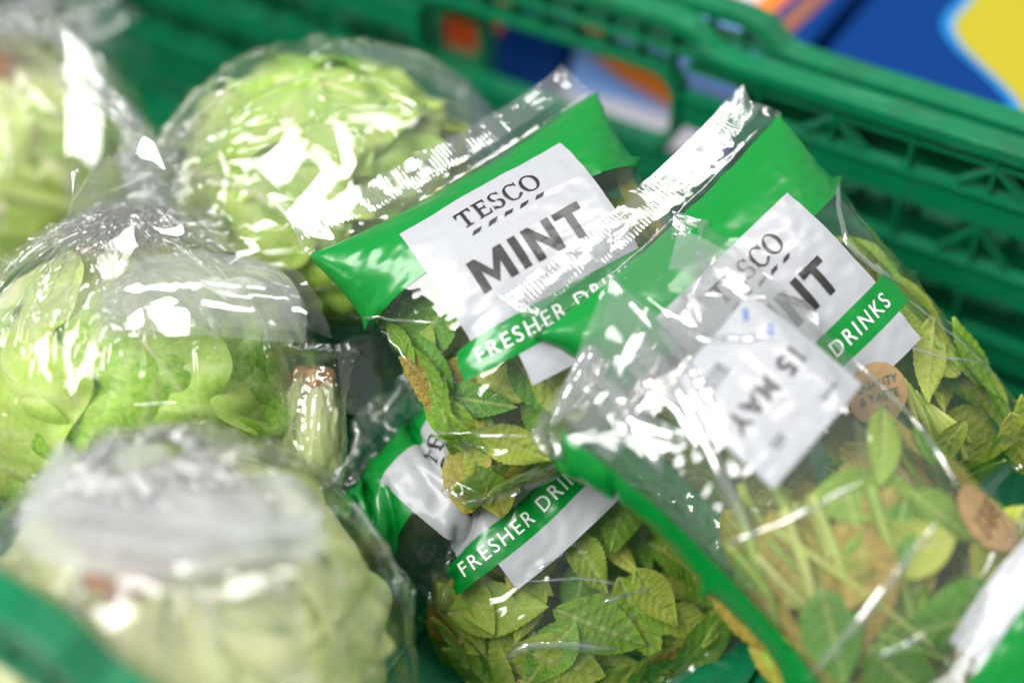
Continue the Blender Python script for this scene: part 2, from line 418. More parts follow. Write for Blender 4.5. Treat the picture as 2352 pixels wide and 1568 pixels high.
class Bag:
    """a flat sealed bag: front sheet in columns 0..C/2, back sheet behind it"""
    def __init__(s, ctrl, vs, W=0.145, thick=0.02, lump=(0.5, 0.68, 0.40, 0.26), seed=1, iters=200, C=152, R=104, puff=1.0, ripple=0.0, seal=0.022, hold=0.35, crease=0.0007, along=None):
        s.W, s.v0, s.v1 = W, vs[0] / 1000, vs[-1] / 1000
        H = s.v1 - s.v0
        h = C // 2
        cu = np.concatenate([np.linspace(0, 1, h + 1), np.linspace(1, 0, h + 1)[1:-1]])
        r = np.linspace(s.v0, s.v1, R)
        pts = np.array([[P(*q) for q in row] for row in ctrl])
        base = lattice(pts, np.array(vs) / 1000, r, cu)
        lc, lr = W / h, H / (R - 1)
        e_r = base[-1, h // 2] - base[0, h // 2]; e_r /= np.linalg.norm(e_r)
        nb = np.cross(np.roll(base[:, :h + 1], -1, 1)[:, 1:-1] - base[:, :h - 1], np.gradient(base[:, 1:h], axis=0)).mean((0, 1))
        nb /= np.linalg.norm(nb)
        if np.dot(nb, VIEW) > 0: nb = -nb
        s.nb = nb
        side = np.concatenate([np.ones(h + 1), -np.ones(h - 1)]); side[0] = side[h] = 0
        rr = np.linspace(0, 1, R)
        k_seal = max(2, int(round(seal / lr)))
        prof = np.clip((rr - k_seal / R) * 5, 0, 1) * np.clip((1 - rr) * 6, 0, 1)
        X = base + nb * (side * np.sin(np.pi * cu) ** 0.7)[None, :, None] * prof[:, None, None] * thick * 0.5
        X += nb * (smooth_noise(R, C, 9, seed) * 0.0011 + smooth_noise(R, C, 24, seed + 50) * 0.0007 + smooth_noise(R, C, 5, seed + 9) * ripple)[..., None]
        dots = (tube_normals(X)[R // 2, h // 2] * nb).sum()
        s.sgn = 1.0 if dots > 0 else -1.0
        # contents as an ellipsoid that keeps the two sheets apart
        lu, lv, ru, rv = lump
        ci = base[int(lv * (R - 1)), int(lu * h)]
        eu = base[int(lv * (R - 1)), h] - base[int(lv * (R - 1)), 0]; eu /= np.linalg.norm(eu)
        en = np.cross(eu, e_r); en /= np.linalg.norm(en); ev = np.cross(en, eu)
        Mx = np.stack([eu / (ru * W), ev / (rv * H), en / (thick * 0.5)])
        Mi = np.linalg.inv(Mx)
        rows_p = sorted(set(int(round((v / 1000 - s.v0) / lr)) for v in vs) | {(R - 1) * 3 // 4})
        pin = [(a, b) for a in rows_p for b in (0, h)] + [(0, h // 2), (R - 1, h // 2), (R - 1, h // 4), (R - 1, 3 * h // 4)]
        tgt = [base[a, b].copy() for a, b in pin]
        j = np.arange(1, h); jb = C - j
        def force(X, it):
            return tube_normals(X) * (s.sgn * 0.00003 * puff * max(0.25, 1 - it / iters))
        def after(X, it):
            q = (X - ci) @ Mx.T
            rad = np.linalg.norm(q, axis=-1, keepdims=True)
            X = np.where(rad < 1, (ci + (q / np.maximum(rad, 1e-6)) @ Mi.T) * 0.5 + X * 0.5, X)
            for rows in (slice(0, k_seal), slice(R - 3, R)):
                m = (X[rows][:, j] + X[rows][:, jb]) * 0.5
                X[rows, 1:h] = m; X[rows, h + 1:] = m[:, ::-1]
            for (a, b), t in zip(pin, tgt):
                X[a, b] += (t - X[a, b]) * hold
            return X
        X = relax(X, lc, lr, iters, force, after, bend=0.16)
        s.X = upsample(X)
        fine = smooth_noise(s.X.shape[0], s.X.shape[1], 60, seed + 5) * 0.00012 + np.abs(smooth_noise(s.X.shape[0], s.X.shape[1], 34, seed + 6)) * -0.00022
        s.X = s.X + tube_normals(s.X) * s.sgn * (fine + crease * crumple(s.X, 0.011, seed + 7, along=along) + crease * 0.22 * crumple(s.X, 0.0045, seed + 8, along=along))[..., None]
        s.R, s.C = s.X.shape[:2]
        s.Nn = tube_normals(s.X) * s.sgn
        s.base_pt = s.X.reshape(-1, 3)[s.X[..., 2].argmin()]
        s.cen = s.X.reshape(-1, 3).mean(0); s.cen[2] = s.base_pt[2]
    def _bil(s, A, u, v, front):
        """u, v in metres on the sheet"""
        h = s.C // 2
        c = np.clip(u / s.W, 0, 1) * h
        if not front: c = s.C - c
        r = np.clip((v - s.v0) / (s.v1 - s.v0), 0, 1) * (s.R - 1)
        r0 = np.minimum(r.astype(int), s.R - 2); fr = (r - r0)[..., None]
        c0 = np.floor(c).astype(int); fc = (c - c0)[..., None]
        c1 = (c0 + 1) % s.C; c0 = c0 % s.C
        return (A[r0, c0] * (1 - fc) + A[r0, c1] * fc) * (1 - fr) + (A[r0 + 1, c0] * (1 - fc) + A[r0 + 1, c1] * fc) * fr
    def at(s, u, v, front=True, off=0.0):
        u = np.asarray(u, float); v = np.asarray(v, float)
        p = s._bil(s.X, u, v, front); n = s._bil(s.Nn, u, v, front)
        n = n / (np.linalg.norm(n, axis=-1, keepdims=True) + 1e-9)
        return p + n * off
    def find(s, px, py, front=True):
        """where on the sheet (mm) the photograph shows this point"""
        U, Vv = np.meshgrid(np.linspace(0.002, s.W - .002, 120), np.linspace(s.v0, s.v1, 140))
        q = s.at(U, Vv, front) - np.array([0, 0, CAM_Z])
        d = q @ VIEW
        e = (q @ RIGHT / d * FPX + 1176 - px) ** 2 + (784 - q @ UPV / d * FPX - py) ** 2
        i = e.argmin()
        return U.flat[i] * 1000, Vv.flat[i] * 1000
    def nrm(s, u, v, front=True):
        n = s._bil(s.Nn, np.asarray(u, float), np.asarray(v, float), front)
        return n / (np.linalg.norm(n, axis=-1, keepdims=True) + 1e-9)

def rounded_outline(u0, u1, v0, v1): return u0, u1, v0, v1
def patch(bag, name, m, parent, u0, u1, v0, v1, front=True, off=0.0003, step=0.0009, warp=None):
    """a printed rectangle (mm) that follows the film"""
    nu = max(3, int((u1 - u0) / 1000 / step)); nv = max(3, int((v1 - v0) / 1000 / step))
    U, Vv = np.meshgrid(np.linspace(u0, u1, nu) / 1000, np.linspace(v0, v1, nv) / 1000)
    if warp: U, Vv = warp(U, Vv)
    G = bag.at(U, Vv, front, off)
    return link(name, grid_mesh(name, G - bag.origin), m, parent)
def disc(bag, name, m, parent, cu, cv, ru, rv, rot=0.0, front=True, off=0.0006):
    ts = np.linspace(0, 2 * np.pi, 56, endpoint=False); rs = np.linspace(0.02, 1, 14)
    a = np.cos(ts)[None] * rs[:, None] * ru; b = np.sin(ts)[None] * rs[:, None] * rv
    U = cu + a * math.cos(rot) - b * math.sin(rot); Vv = cv + a * math.sin(rot) + b * math.cos(rot)
    G = bag.at(U / 1000, Vv / 1000, front, off)
    me = grid_mesh(name, G - bag.origin, periodic=True)
    return link(name, me, m, parent)
_dg = None
def text_shape(txt, size, bold=0.0, spacing=1.0):
    """flat triangles of a word, origin at its left end, y up; size = cap height in mm"""
    cu = bpy.data.curves.new("word", 'FONT')
    cu.body = txt; cu.offset = bold; cu.space_character = spacing; cu.resolution_u = 4
    o = bpy.data.objects.new("word", cu); COL.objects.link(o)
    bpy.context.view_layer.update()
    dg = bpy.context.evaluated_depsgraph_get()
    me = bpy.data.meshes.new_from_object(o.evaluated_get(dg))
    bpy.data.objects.remove(o); bpy.data.curves.remove(cu)
    k = size / 0.72
    V = [(v.co.x * k, v.co.y * k) for v in me.vertices]; F = [tuple(p.vertices) for p in me.polygons]
    bpy.data.meshes.remove(me)
    return V, F
def refine(V, F, maxlen):
    bm = bmesh.new()
    vs = [bm.verts.new((x, y, 0)) for x, y in V]
    for f in F:
        try: bm.faces.new([vs[i] for i in f])
        except ValueError: pass
    bmesh.ops.triangulate(bm, faces=bm.faces[:])
    for _ in range(4):
        es = [e for e in bm.edges if e.calc_length() > maxlen]
        if not es: break
        bmesh.ops.subdivide_edges(bm, edges=es, cuts=1)
        bmesh.ops.triangulate(bm, faces=bm.faces[:])
    bm.verts.index_update()
    V = [(v.co.x, v.co.y) for v in bm.verts]; F = [tuple(v.index for v in f.verts) for f in bm.faces]
    bm.free()
    return V, F
def lettering(bag, name, m, parent, shape, u, v, rot=0.0, front=True, off=0.0007, center=True, maxlen=2.0, width=None, flip=False):
    """lay flat letters on the film: u, v (mm) is the middle of the word, rot its turn on the sheet"""
    V, F = refine(shape[0], shape[1], maxlen)
    A = np.array(V)
    if width: A[:, 0] *= width / (A[:, 0].max() - A[:, 0].min())
    if center: A = A - (A.max(0) + A.min(0)) / 2
    x, y = A[:, 0], -A[:, 1]
    if flip: y = -y
    U = u + x * math.cos(rot) - y * math.sin(rot); Vv = v + x * math.sin(rot) + y * math.cos(rot)
    G = bag.at(U / 1000, Vv / 1000, front, off)
    return link(name, mesh(name, G - bag.origin, F, smooth=True), m, parent)
def serif_word():
    """the five capitals of the shop name: flared serif letters, x to the right, y up, cap height 1"""
    V, F = [], []
    def poly(pts):
        b = len(V); V.extend(pts); F.append(tuple(range(b, b + len(pts))))
    def ring(cx, cy, rx, ry, t0, t1, w0, w1, n=22):
        ang = np.linspace(math.radians(t0), math.radians(t1), n)
        pr = []
        for a in ang:
            w = w0 + (w1 - w0) * abs(math.cos(a)) ** 1.5
            pr.append(((cx + (rx) * math.cos(a), cy + ry * math.sin(a)), (cx + (rx - w) * math.cos(a), cy + (ry - w * 0.75) * math.sin(a))))
        for (a, b), (c, d) in zip(pr[:-1], pr[1:]): poly([a, b, d, c])
    def rect(x0, y0, x1, y1): poly([(x0, y0), (x1, y0), (x1, y1), (x0, y1)])
    x = 0.0                                                                            # T
    rect(x, .90, x + .86, 1.0); poly([(x, .90), (x + .0, .70), (x + .05, .70), (x + .16, .90)]); poly([(x + .86, .90), (x + .70, .90), (x + .81, .70), (x + .86, .70)])
    rect(x + .34, .06, x + .52, .90); rect(x + .22, 0, x + .64, .06)
    x = 1.0                                                                            # E
    rect(x, 0, x + .1, .06); rect(x, .94, x + .1, 1.0); rect(x + .08, 0, x + .26, 1.0); rect(x + .26, .91, x + .68, 1.0); rect(x + .26, 0, x + .72, .09); rect(x + .26, .47, x + .55, .55)
    poly([(x + .58, .91), (x + .64, .74), (x + .68, .74), (x + .68, .91)]); poly([(x + .60, .09), (x + .72, .09), (x + .74, .28), (x + .70, .28)]); rect(x + .52, .38, x + .57, .64)
    x = 1.88                                                                           # S
    ring(x + .32, .74, .30, .27, 25, 262, .09, .15); ring(x + .32, .27, .32, .28, 82, -155, .09, .17)
    poly([(x + .56, .98), (x + .60, .98), (x + .60, .74), (x + .54, .78)]); poly([(x + .0, .02), (x + .04, .02), (x + .08, .22), (x + .0, .28)])
    x = 2.66                                                                           # C
    ring(x + .46, .5, .46, .52, 48, 318, .08, .19); poly([(x + .78, 1.0), (x + .83, 1.0), (x + .83, .70), (x + .74, .80)]); poly([(x + .70, .2), (x + .84, .12), (x + .86, .2), (x + .80, .26)])
    x = 3.62                                                                           # O
    ring(x + .50, .5, .50, .53, 0, 360, .08, .19, n=40)
    return V, F
def block_word():
    """MINT in heavy sans capitals, cap height 1"""
    V, F = [], []
    def poly(pts):
        b = len(V); V.extend(pts); F.append(tuple(range(b, b + len(pts))))
    def rect(x0, y0, x1, y1): poly([(x0, y0), (x1, y0), (x1, y1), (x0, y1)])
    w = 0.235
    rect(0, 0, w, 1); rect(1.05 - w, 0, 1.05, 1)                                       # M
    poly([(w, 1), (w, .60), (.525, 0.06), (.525, .44)]); poly([(1.05 - w, 1), (.525, .44), (.525, .06), (1.05 - w, .60)])
    rect(1.24, 0, 1.24 + w, 1)                                                         # I
    x = 1.66
    rect(x, 0, x + w, 1); rect(x + .86 - w, 0, x + .86, 1); poly([(x + w, 1), (x + w, .62), (x + .86 - w, 0), (x + .86 - w, .38)])   # N
    x = 2.64
    rect(x, .80, x + .84, 1); rect(x + .42 - w / 2, 0, x + .42 + w / 2, .80)            # T
    return V, F
def dashes():
    V, F = [], []
    for i in range(5):
        x = 0.12 + i * 0.92; b = len(V)
        V += [(x, 0), (x + .46, .02), (x + .66, .2), (x + .2, .2)]; F.append((b, b + 1, b + 2, b + 3))
    return V, F
def scaled(shape, k): return [(x * k, y * k) for x, y in shape[0]], shape[1]

# ------------------------------------------------------------------ the crates
ANG = -math.radians(32)
CA, SA = math.cos(ANG), math.sin(ANG)
def W(a, n, z):
    """crate axes: a along the long side, n across it"""
    return np.array([a * CA - n * SA, a * SA + n * CA, z])
ground = link("table_top", box_mesh("table_top", 3.0, 3.0, 0.02, 0), M['ground'], loc=(0.1, 0.7, 0.020))
tag(ground, kind="structure")

C_A, C_N, C_W, C_L = -0.30, 0.3535, 0.2035, 0.40           # centre, half inner width, half length
def box(parent, name, a0, a1, n0, n1, z0, z1, bevel=0.0009, cache={}):
    key = (name, round(a1 - a0, 5), round(n1 - n0, 5), round(z1 - z0, 5))
    me = cache.get(key)
    if me is None:
        me = cache[key] = box_mesh(name, a1 - a0, n1 - n0, z1 - z0, bevel)
    return link(name, me, M['crate'], parent, ((a0 + a1) / 2, (n0 + n1) / 2, (z0 + z1) / 2))
def strip_mesh(name, path, w, n0, n1):
    """a bar swept along path (a, z), half thickness w, from n0 to n1"""
    p = np.asarray(path, float)
    t = np.gradient(p, axis=0); t /= np.linalg.norm(t, axis=1)[:, None]
    q = np.stack([-t[:, 1], t[:, 0]], 1) * w
    V, F = [], []
    for (x, z), (dx, dz) in zip(p, q):
        for s_ in (1, -1):
            for n in (n0, n1): V.append((x + s_ * dx, n, z + s_ * dz))
    for i in range(len(p) - 1):
        a, b = 4 * i, 4 * i + 4
        for j, k in ((0, 1), (1, 3), (3, 2), (2, 0)): F.append((a + j, a + k, b + k, b + j))
    F.append((0, 2, 3, 1)); e = 4 * (len(p) - 1); F.append((e, e + 1, e + 3, e + 2))
    me = mesh(name, V, F, smooth=False)
    bm = bmesh.new(); bm.from_mesh(me)
    bmesh.ops.recalc_face_normals(bm, faces=bm.faces[:])
    ed = [e for e in bm.edges if len(e.link_faces) == 2 and e.calc_face_angle() > 0.9]
    bmesh.ops.bevel(bm, geom=ed, offset=min(0.0009, w * 0.45), segments=2, affect='EDGES', profile=0.6)
    bm.to_mesh(me); bm.free()
    return me
def make_crate(label, loc, low=.133):
    t = thing("plastic_crate", label, "crate", loc, ANG, group="green plastic crates side by side")
    zb = 0.035
    box(t, "floor", -C_L, C_L, -C_W, C_W, 0.000, 0.012)
    for i in range(11):
        a = -C_L + 0.07 + i * 0.066
        box(t, "floor_rib", a, a + 0.006, -C_W + 0.001, C_W - 0.001, 0.0115, 0.017)
    z = lambda v: v - zb
    ha, hb = -0.411 - C_A, -0.252 - C_A                  # hand hold
    for s_ in (1, -1):
        n_in, n_out = C_W, C_W + 0.0145
        def bx(name, a0, a1, d0, d1, z0, z1):
            lo, hi = n_in + d0, n_in + d1
            if s_ < 0: lo, hi = -hi, -lo
            return box(t, name, a0, a1, lo, hi, z0, z1)
        # rim: low at both ends, stepping up over the hand hold
        st = 0.016
        path = [(-C_L, z(.1935)), (ha - st - .012, z(.1935)), (ha - st, z(.1955)), (ha - .004, z(.2055)), (ha + .008, z(.2075)),
                (hb - .008, z(.2075)), (hb + .004, z(.2055)), (hb + st, z(.1955)), (hb + st + .012, z(.1935)), (C_L, z(.1935))]
        pts = []
        for (x0, z0), (x1, z1) in zip(path[:-1], path[1:]):
            k = max(1, int(abs(x1 - x0) / 0.02))
            pts += [(x0 + (x1 - x0) * i / k, z0 + (z1 - z0) * i / k) for i in range(k)]
        pts.append(path[-1])
        lo, hi = (n_in, n_out) if s_ > 0 else (-n_out, -n_in)
        link("rim", strip_mesh("rim", pts, 0.0034, lo, hi), M['crate'], t)
        # hand hold: rounded opening framed by a loop
        loop = []
        zlow = .133 if s_ > 0 else low
        za, zc, r = z(zlow), z(.180), 0.016
        for cx, cz, t0 in ((hb - r, zc - r, 90), (hb - r, za + r, 0), (ha + r, za + r, -90), (ha + r, zc - r, -180)):
            for i in range(7):
                an = math.radians(t0 - 90 * i / 6); loop.append((cx + r * math.cos(an), cz + r * math.sin(an)))
        loop.append(loop[0])
        link("hand_hold_frame", strip_mesh("hand_hold_frame", loop, 0.0022, lo + .0004, hi - .0004), M['crate'], t)
        bx("handle_rail", ha - .02, hb + .02, 0.001, 0.0125, z(.1915), z(.1945))
        for i in range(9):
            a = ha + 0.004 + i * (hb - ha - 0.010) / 8
            bx("handle_rib", a, a + .002, 0.002, 0.0125, z(.1815), z(.2050))
        # slats either side of the hand hold, open rows between them
        slats = [(.151, .168, 1), (.111, .128, 0), (.071, .088, 0), (.047, .060, 0)]
        for z0, z1, cut in slats:
            cut = cut or z1 > zlow + .002
            if cut:
                bx("slat", -C_L, ha - .0026, .003, .0065, z(z0), z(z1)); bx("slat", hb + .0026, C_L, .003, .0065, z(z0), z(z1))
                for q0, q1 in ((-C_L, ha - .0026), (hb + .0026, C_L)):
                    bx("slat_lip", q0, q1, .001, .010, z(z1) - .0012, z(z1) + .0012)
            else:
                bx("slat", -C_L, C_L, .003, .0065, z(z0), z(z1))
                bx("slat_lip", -C_L, C_L, .001, .010, z(z1) - .0012, z(z1) + .0012)
        for q0, q1 in ((-C_L, ha - .0026), (hb + .0026, C_L)):
            bx("rail", q0, q1, .003, .011, z(.1835), z(.1855))
        for i in range(-2, 21):
            a = -0.092 - C_A - 0.039 * (i - 2)
            if not (-C_L + .01 < a < C_L - .01): continue
            node = (i % 2 == 0)
            in_h = ha - .01 < a < hb + .01
            if not in_h:
                bx("rib", a - .001, a + .001, .002, .0105, z(.168), z(.191))
                if node:
                    for dx in (-.017, .017):
                        me = strip_mesh("brace", [(a, z(.1835)), (a + dx, z(.1690))], 0.0008, (n_in + .003 if s_ > 0 else -n_in - .0095), (n_in + .0095 if s_ > 0 else -n_in - .003))
                        link("brace", me, M['crate'], t)
            if not in_h:
                bx("rib", a - .001, a + .001, .002, .0105, z(.128), z(.1505))
            if not (in_h and zlow < .11): bx("rib", a - .001, a + .001, .002, .0105, z(.088), z(.1105))
            if node and not in_h:
                for dx in (-.017, .017):
                    me = strip_mesh("brace", [(a, z(.1495)), (a + dx, z(.1300))], 0.0008, (n_in + .003 if s_ > 0 else -n_in - .0095), (n_in + .0095 if s_ > 0 else -n_in - .003))
                    link("brace", me, M['crate'], t)
    for s_ in (1, -1):                                     # end walls
        for z0, z1 in ((.188, .197), (.146, .168), (.105, .128), (.047, .088)):
            lo, hi = (C_L, C_L + .006) if s_ > 0 else (-C_L - .006, -C_L)
            box(t, "end_slat", lo, hi, -C_W - .014, C_W + .014, z(z0), z(z1))
        for i in range(9):
            n = -C_W + i * C_W / 4
            lo, hi = (C_L + .001, C_L + .005) if s_ > 0 else (-C_L - .005, -C_L - .001)
            box(t, "end_rib", lo, hi, n - .001, n + .001, z(.048), z(.190))
    return t
crate1 = make_crate("green slatted plastic crate holding the bagged lettuces and herbs", W(C_A, C_N, 0.035))
NEXT = 2 * C_W + 0.0145 * 2 + 0.007
crate2 = make_crate("green plastic crate pushed up behind, holding blue and yellow packets", W(C_A + 0.028, C_N + NEXT, 0.035), low=.082)

# packets in the crate behind
def flat_piece(name, m, parent, outline, h=0.0):
    V = [(x, y, h) for x, y in outline]
    return link(name, mesh(name, V, [tuple(range(len(V)))], smooth=False), m, parent)
def packet(label, a, n, z, sx, sy, sz, tilt, mats, cat="box", group="colourful packets in the rear crate", roll=0.0, turn=0.0):
    t = thing("food_packet", label, cat, W(a, n, z), 0, group)
    t.rotation_euler = (tilt, roll, ANG + turn)
    link("carton", box_mesh("carton", sx, sy, sz, 0.003), mats, t, (0, 0, -sz / 2))
    return t
M['blue'] = print_material("blue_card", srgb(0, 52, 118), rough=0.6, coat=0.0, spec=0.12)
M['sky_blue'] = print_material("light_blue_card", srgb(40, 140, 210), rough=0.6, coat=0.0, spec=0.12)
M['pale_blue'] = print_material("pale_blue_card", srgb(130, 170, 240), rough=0.6, coat=0.0, spec=0.12)
M['yellow'] = print_material("yellow_card", srgb(178, 166, 44), rough=0.6, coat=0.0, spec=0.12)
M['orange'] = print_material("orange_card", srgb(232, 128, 50), rough=0.6, coat=0.0, spec=0.12)
M['red'] = print_material("red_orange_card", srgb(214, 84, 40), rough=0.6, coat=0.0, spec=0.12)
M['brown'] = print_material("brown_card", srgb(150, 96, 66), rough=0.6, coat=0.0, spec=0.12)
M['pale'] = print_material("pale_card", srgb(214, 208, 224), rough=0.6, coat=0.0, spec=0.12)

def wave(x0, x1, y, amp, k, ph, n=40):
    return [(x0 + (x1 - x0) * i / n, y + amp * math.sin(k * (x1 - x0) * i / n + ph)) for i in range(n + 1)]
def band(name, m, parent, low, high, h): return flat_piece(name, m, parent, low + high[::-1], h)
pk = packet("blue packet with wavy yellow print in the top right corner", -0.095, .705, .150, .240, .19, .09, 0.04, M['blue'], cat="packet")
edge = []
for i in range(41):
    y = -.094 + .188 * i / 40
    edge.append((-.050 - .6 * (y - .011) - .012 * math.sin(y * 60 + .6), y))
flat_piece("light_blue_outline", M['sky_blue'], pk, [(x - .006, y) for x, y in edge] + [(.119, .094), (.119, -.094)], .0006)
flat_piece("yellow_print", M['yellow'], pk, [(x, y) for x, y in edge] + [(.118, .0935), (.118, -.0935)], .0012)
pk = packet("striped orange and blue packet beside the blue one in the rear crate", -0.280, .722, .150, .110, .13, .09, 0.03, M['blue'], cat="packet")
for name, m, x0, x1 in (("red_stripe", 'red', -.054, -.004), ("pale_stripe", 'pale', -.004, .008), ("orange_stripe", 'orange', .008, .022), ("brown_stripe", 'brown', .030, .040)):
    flat_piece(name, M[m], pk, [(x0, -.063), (x1, -.063), (x1 + .008, .063), (x0 + .008, .063)], .0008)
pk = packet("pale blue packet with orange swoosh seen through the hand hold", -0.297, .632, .133, .105, .085, .03, 1.0, M['pale_blue'], cat="packet")
band("white_print", M['pale'], pk, [(-.051, -.042), (.051, -.042)], [(-.051, -.030), (-.02, -.026), (.02, -.024), (.051, -.028)], .0006)
band("orange_swoosh", M['orange'], pk, [(-.05, -.002), (-.02, -.014), (.02, -.022), (.051, -.020)], [(-.05, .012), (-.02, .004), (.02, -.008), (.051, -.008)], .0010)
pk = packet("shaded orange and blue packet at the left end of the hand hold", -0.400, .632, .133, .085, .085, .03, 1.0, M['blue'], cat="packet")
flat_piece("orange_print", M['red'], pk, [(-.041, -.04), (-.01, -.04), (.004, .0), (-.016, .04), (-.041, .04)], .0008)

# ------------------------------------------------------------------ mint: leaves, stems, bunches
def mint_leaf_mesh(k):
    rg = np.random.default_rng(100 + k)
    ns, nt_ = 61, 15
    s = np.linspace(0, 1, ns)[:, None]; t = np.linspace(-1, 1, nt_)[None, :]
    wmax = rg.uniform(0.18, 0.28)
    w = wmax * np.sin(np.pi * np.clip(s, 0, 1) ** rg.uniform(0.70, 0.88)) ** 0.98 + 0.005
    teeth = 15
    ph = (s * teeth) % 1.0
    ser = 1 + (0.085 * (1 - ph) - 0.03) * np.abs(t) ** 5 * np.clip(np.sin(np.pi * s) * 3, 0, 1)
    x = t * w * ser + 0.03 * np.sin(s * 3 + rg.uniform(0, 6)) * rg.uniform(-1, 1)
    y = s - 0.008 * ph * np.abs(t) ** 5 + 0 * t
    phase = (s - 0.42 * np.abs(t) * w / wmax * 0.55) * 7.0 + rg.uniform(0, 1)
    lat = np.abs(np.sin(np.pi * phase))                       # 0 on a side vein
    fade = np.clip(1.2 - np.abs(t), 0, 1) ** 0.5
    mid = np.exp(-(t * w / 0.014) ** 2) * (1 - 0.6 * s)
    sub = np.abs(np.sin(np.pi * (phase * 2.0 + np.abs(t) * 3.1)))
    zq = 0.020 * (lat ** 0.6) * np.clip(np.sin(np.pi * s) * 1.6, 0, 1) * (1 - 0.5 * np.abs(t)) + 0.006 * sub
    bend = rg.uniform(-0.35, 0.45); fold = rg.uniform(0.05, 0.35); twist = rg.uniform(-0.3, 0.3)
    z = zq - 0.022 * mid + fold * (t * w) ** 2 * 3 + 0.03 * np.sin(s * 5 + t * 2.2 + rg.uniform(0, 6)) * np.abs(t) - bend * (s - 0.4) ** 2
    z = z + twist * (s - .5) * t * w * 1.2
    G = np.stack(np.broadcast_arrays(x, y - abs(bend) * 0.15 * (s - .4) ** 2, z), -1)
    vein = np.clip(0.9 * mid + 0.42 * np.exp(-(lat / 0.20) ** 2) * fade + 0.13 * np.exp(-(sub / 0.25) ** 2), 0, 1)
    return grid_mesh("mint_leaf", G, attr=vein)
MINT = [mint_leaf_mesh(k) for k in range(10)]
def leaf_mesh_with(me, m, cache={}):
    key = (me.name, m.name)
    if key not in cache:
        c = me.copy(); c.materials.clear(); c.materials.append(m); cache[key] = c
    return cache[key]
def frame_matrix(o, y, z):
    y = y / np.linalg.norm(y); z = z - y * np.dot(z, y); z = z / np.linalg.norm(z); x = np.cross(y, z)
    return Matrix(((x[0], y[0], z[0], o[0]), (x[1], y[1], z[1], o[1]), (x[2], y[2], z[2], o[2]), (0, 0, 0, 1)))
def put_leaf(parent, bag, u, v, w, ang, size, m, rg, tilt=0.35, kind=None):
    """a leaf between the sheets: w = 0 against the front film, 1 at the back"""
    f = bag.at(u / 1000, v / 1000, True, -0.0012); b = bag.at(u / 1000, v / 1000, False, -0.0012)
    p = f * (1 - w) + b * w
    n = bag.nrm(u / 1000, v / 1000, True)
    du = bag.at((u + 3) / 1000, v / 1000) - bag.at((u - 3) / 1000, v / 1000); du /= np.linalg.norm(du)
    dv = np.cross(n, du) * -1
    d2 = bag.at(u / 1000, (v + 3) / 1000) - bag.at(u / 1000, (v - 3) / 1000)
    if np.dot(dv, d2) < 0: dv = -dv
    y = du * math.cos(ang) + dv * math.sin(ang)
    zt = n + tilt * (du * rg.uniform(-1, 1) + dv * rg.uniform(-1, 1))
    if rg.random() < 0.3: zt = -zt
    me = leaf_mesh_with(MINT[int(rg.integers(len(MINT))) if kind is None else kind], m)
    o = link("leaf", me, None, parent)
    mw = frame_matrix(p - y * size * 0.5 - np.array(parent.location), y, zt) @ Matrix.Diagonal((size, size, size, 1))
    o.matrix_local = mw
    return o
def stem(parent, pts, r0, r1, m=None):
    pts = np.asarray(pts, float)
    ts = np.linspace(0, 1, 14); k = np.linspace(0, 1, len(pts))
    c = np.stack([np.interp(ts, k, pts[:, i]) for i in range(3)], 1)
    for _ in range(2): c[1:-1] = (c[:-2] + 2 * c[1:-1] + c[2:]) / 4
    return link("stem", tube_mesh("stem", c - np.array(parent.location), np.linspace(r0, r1, 14), 8), m or M['stem'], parent)
def bunch(bag, label, n, seed, urange, vrange, m=None, size=(0.024, 0.046), main=None, group="bunches of mint inside the bags", mix=0.3):
    rg = np.random.default_rng(seed)
    t = thing("mint_bunch", label, "mint", bag.cen + np.array([0, 0, 0.003]), group=group)
    a0 = main if main is not None else 1.57
    pts = []
    for i in range(n):
        for _ in range(12):                                   # keep the leaves spread
            u, v = rg.uniform(*urange), rg.uniform(*vrange)
            if all((u - p) ** 2 + (v - q) ** 2 > (9.5 if i < n * .6 else 5) ** 2 for p, q in pts): break
        pts.append((u, v))
        w = [0.16, 0.3, 0.5, 0.7, 0.86][i % 5] + rg.uniform(-.04, .04)
        if v < 92: w = max(w, 0.5)
        mm = (m or M['mint']) if rg.random() > mix else (M['mint_old'] if m is None else M['mint'])
        ang = a0 + rg.uniform(-1.3, 1.3)
        wm = bag.W * 1000
        if u < 26 or u > wm - 26:                             # along the edge, and between the sheets
            ang = 1.57 + rg.uniform(-.3, .3) + (3.14 if rg.random() < .5 else 0); w = 0.5 + (w - .5) * .5
        elif v > bag.v1 * 1000 - 22:
            ang = rg.uniform(-.3, .3) + (3.14 if rg.random() < .5 else 0); w = 0.5 + (w - .5) * .5
        put_leaf(t, bag, min(max(u, 11), wm - 11), min(v, bag.v1 * 1000 - 11), w, ang, rg.uniform(*size), mm, rg, tilt=0.13 if v > 92 else 0.07)
    return t

# ------------------------------------------------------------------ herb bags
ART_U = 35.0                                                  # left edge of the white label on the 145 mm sheet
def seal(bag, parent, v0, v1, front=True, u0=1.0, u1=144.0):
    nu, nv = 640, 15
    U, Vv = np.meshgrid(np.linspace(u0, u1, nu), np.linspace(v0, v1, nv))
    G = bag.at(U / 1000, Vv / 1000, front, 0.0005); Nn = bag.nrm(U / 1000, Vv / 1000, front)
    amp = 0.00022 * np.clip(np.sin(np.pi * (Vv - v0) / (v1 - v0)) * 2, 0, 1) * (0.7 + 0.3 * np.sin(U * 0.37))
    G = G + Nn * (amp * np.sin(U * 2 * np.pi / 1.9 + 0.6 * np.sin(U * 0.11)))[..., None]
    G = G + Nn * (0.0006 + 0.0005 * crumple(G, 0.009, 5))[..., None]
    return link("crimped_seal", grid_mesh("crimped_seal", G - bag.origin), M['film_seal'], parent)
def tear_edge(bag, parent, v):
    pass
